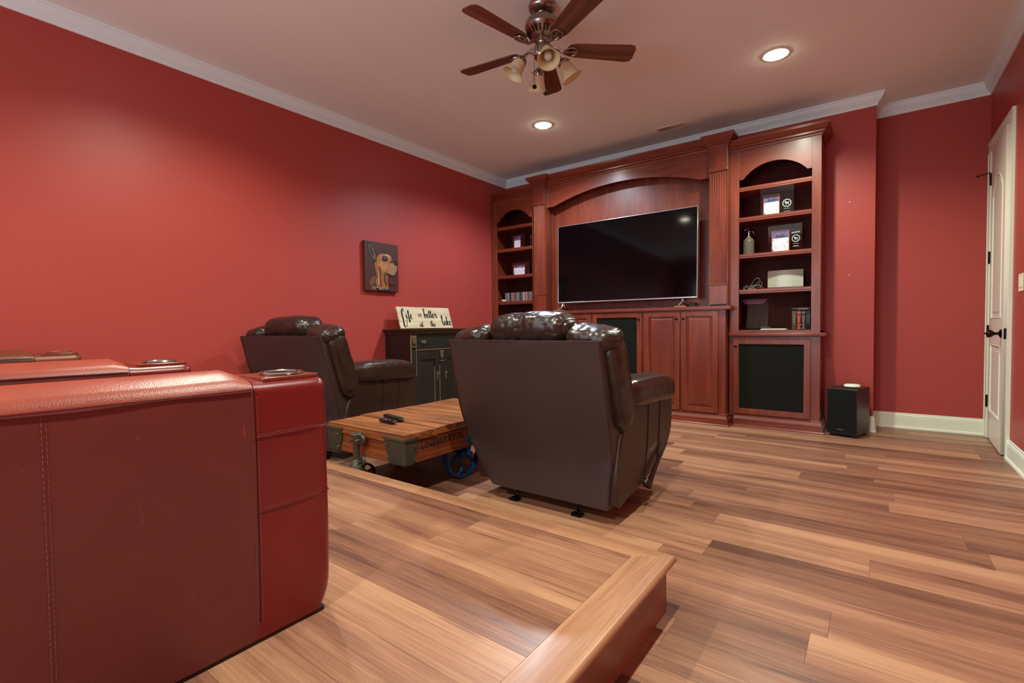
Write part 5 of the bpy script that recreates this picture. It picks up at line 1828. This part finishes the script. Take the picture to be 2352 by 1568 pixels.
bl0 = ir0 = None
for k in range(5):
    az = R(115.5 + 72 * k)
    if bl0 is None:
        bl0 = obj('blade', blade_bm(), M_blade, fan, world_coords=False)
        ir0 = obj('blade_iron', iron_bm(), M_fanmetal, fan, smooth=True, world_coords=False)
        bl, ir = bl0, ir0
    else:
        bl, ir = bl0.copy(), ir0.copy()
        COL.objects.link(bl); COL.objects.link(ir)
    for o in (bl, ir):
        o.location = (0, 0, BZ - FZ0)
        o.rotation_euler = (R(-12), 0, az)
        o.rotation_mode = 'XYZ'
lk = bmesh.new()
SA = [R(205), R(115), R(25), R(295)]
for i, az in enumerate([R(180), R(90), R(0), R(270)]):
    az += R(-46)
    dv = Vector((math.cos(az), math.sin(az), 0))
    c = Vector((FX, FYc, 0))
    ab = bmesh.new()
    tube(ab, catmull([c + dv * .04 + Vector((0, 0, 2.600)), c + dv * .075 + Vector((0, 0, 2.612)), c + dv * .105 + Vector((0, 0, 2.600)), c + dv * .118 + Vector((0, 0, 2.580))], 5), .0065, 8)
    sp0 = c + dv * .118 + Vector((0, 0, 2.580))
    axis = (dv * math.sin(R(32)) + Vector((0, 0, -math.cos(R(32))))).normalized()
    rot = Vector((0, 0, 1)).rotation_difference(axis).to_matrix()
    lathe(ab, [(.006, -.012), (.016, -.008), (.030, .006), (.034, .016), (.034, .026), (.028, .028)], sp0, 'z', 22, rot=rot)
    for q in range(3):
        a2 = 2 * math.pi * q / 3
        p = sp0 + rot @ Vector((.034 * math.cos(a2), .034 * math.sin(a2), .018))
        p2 = sp0 + rot @ Vector((.046 * math.cos(a2), .046 * math.sin(a2), .018))
        tube(ab, [p, p2], .0022, 6)
    sk = obj('light_arm', ab, M_fanmetal, fan, smooth=True, angle=40)
    sb_ = bmesh.new()
    prof = [(.030, .014), (.031, .024), (.036, .036), (.040, .056), (.043, .076), (.050, .096), (.060, .110), (.0645, .116), (.0625, .117), (.058, .110), (.047, .096), (.040, .076), (.037, .056), (.033, .038), (.028, .026)]
    lathe(sb_, prof, sp0, 'z', 32, rot=rot, cap=False)
    obj('glass_shade', sb_, M_shade, fan, smooth=True, angle=180)
    bb = bmesh.new(); lathe(bb, [(.010, .02), (.012, .04), (.022, .062), (.025, .078), (.018, .094), (.003, .101)], sp0, 'z', 18, rot=rot)
    obj('light_bulb', bb, plain('unlit_bulb_glass', (232, 226, 210), .25, trans=.3), sk, smooth=True)
for (dx_, dy_, zb2, kind) in ((-.035, -.035, 2.415, 0), (.034, -.020, 2.375, 1)):
    ch = bmesh.new()
    tube(ch, [(FX + dx_, FYc + dy_, 2.59), (FX + dx_, FYc + dy_, zb2)], .0011, 6)
    c_ = obj('pull_chain', ch, M_bronze, fan)
    fb = bmesh.new()
    if kind == 0: lathe(fb, [(.001, .012), (.012, .010), (.0135, 0), (.010, -.006), (.001, -.008)], (FX + dx_, FYc + dy_, zb2), 'z', 14)
    else: lathe(fb, [(.002, .006), (.006, .0), (.0065, -.012), (.005, -.022), (.001, -.024)], (FX + dx_, FYc + dy_, zb2), 'z', 12)
    obj('chain_fob', fb, M_bronze, c_, smooth=True)

fan.location = (FX * FK, FYc * FK, CZ)
fan.scale = (FK, FK, FK)

# ------------------------------------------------------------------ recessed lights and vent
LAB = ['recessed ceiling light near the right-hand bookcase', 'recessed ceiling light left of the fan, nearer the television', None, None, None, None]
for i, (x, y) in enumerate(CANS):
    t = empty('recessed_light', (x, y, CZ))
    tag(t, LAB[i] or 'recessed ceiling light behind or beside the viewpoint, out of frame', 'ceiling light', group=None if LAB[i] else 'ceiling lights out of frame')
    b = bmesh.new()
    lathe(b, [(.098, -.0005), (.098, -.004), (.092, -.007), (.076, -.004), (.074, -.0005)], (x, y, CZ), 'z', 40)
    obj('trim_ring', b, M_white, t, smooth=True, angle=40)
    b = bmesh.new()
    lathe(b, [(.074, -.0045), (.070, -.012), (.055, -.019), (.030, -.023), (.002, -.024)], (x, y, CZ), 'z', 32, cap=True)
    obj('lamp_lens', b, M_emit, t, smooth=True)
    ld = bpy.data.lights.new('lamp_glow', 'SPOT')
    ld.energy = SPOT_POWER * CAN_POW.get(i, 1.0)
    ld.color = CAN_COL.get(i, SPOT_COLOR)
    ld.spot_size = R(150); ld.spot_blend = .55; ld.shadow_soft_size = .04
    lo = bpy.data.objects.new('lamp_glow', ld)
    link(lo, t); lo.location = (0, 0, -.045)
vt = empty('ceiling_vent', (-1.70, 5.10, CZ))
tag(vt, 'small rectangular ceiling air vent near the television surround', 'vent')
vx0, vx1, vy0, vy1 = -1.862, -1.553, 5.045, 5.175
obj('frame', filled([[(vx0, vy0), (vx1, vy0), (vx1, vy1), (vx0, vy1)], [(vx0 + .02, vy0 + .02), (vx1 - .02, vy0 + .02), (vx1 - .02, vy1 - .02), (vx0 + .02, vy1 - .02)]], .005, frame3((0, 0, CZ - .0055), (1, 0, 0), (0, 1, 0), (0, 0, 1))), M_vent, vt)
obj('backing', B(vx0 + .018, vx1 - .018, vy0 + .018, vy1 - .018, CZ - .0012, CZ - .0004), plain('vent_shade', (150, 130, 120), .8), vt)
lv = bmesh.new()
k = vx0 + .026
while k < vx1 - .024:
    if abs(k - (vx0 + vx1) / 2) > .006:
        s_ = -1 if k < (vx0 + vx1) / 2 else 1
        prism(lv, [(k, CZ - .0052), (k + .0018, CZ - .0052), (k + .0018 + s_ * .004, CZ - .0014), (k + s_ * .004, CZ - .0014)], 'y', vy0 + .02, vy1 - .02)
    k += .0095
box(lv, (vx0 + vx1) / 2 - .004, (vx0 + vx1) / 2 + .004, vy0 + .02, vy1 - .02, CZ - .0055, CZ - .0015)
lo_ = obj('louvres', lv, M_vent, vt); lo_['kind'] = 'stuff'

bpy.context.view_layer.update()
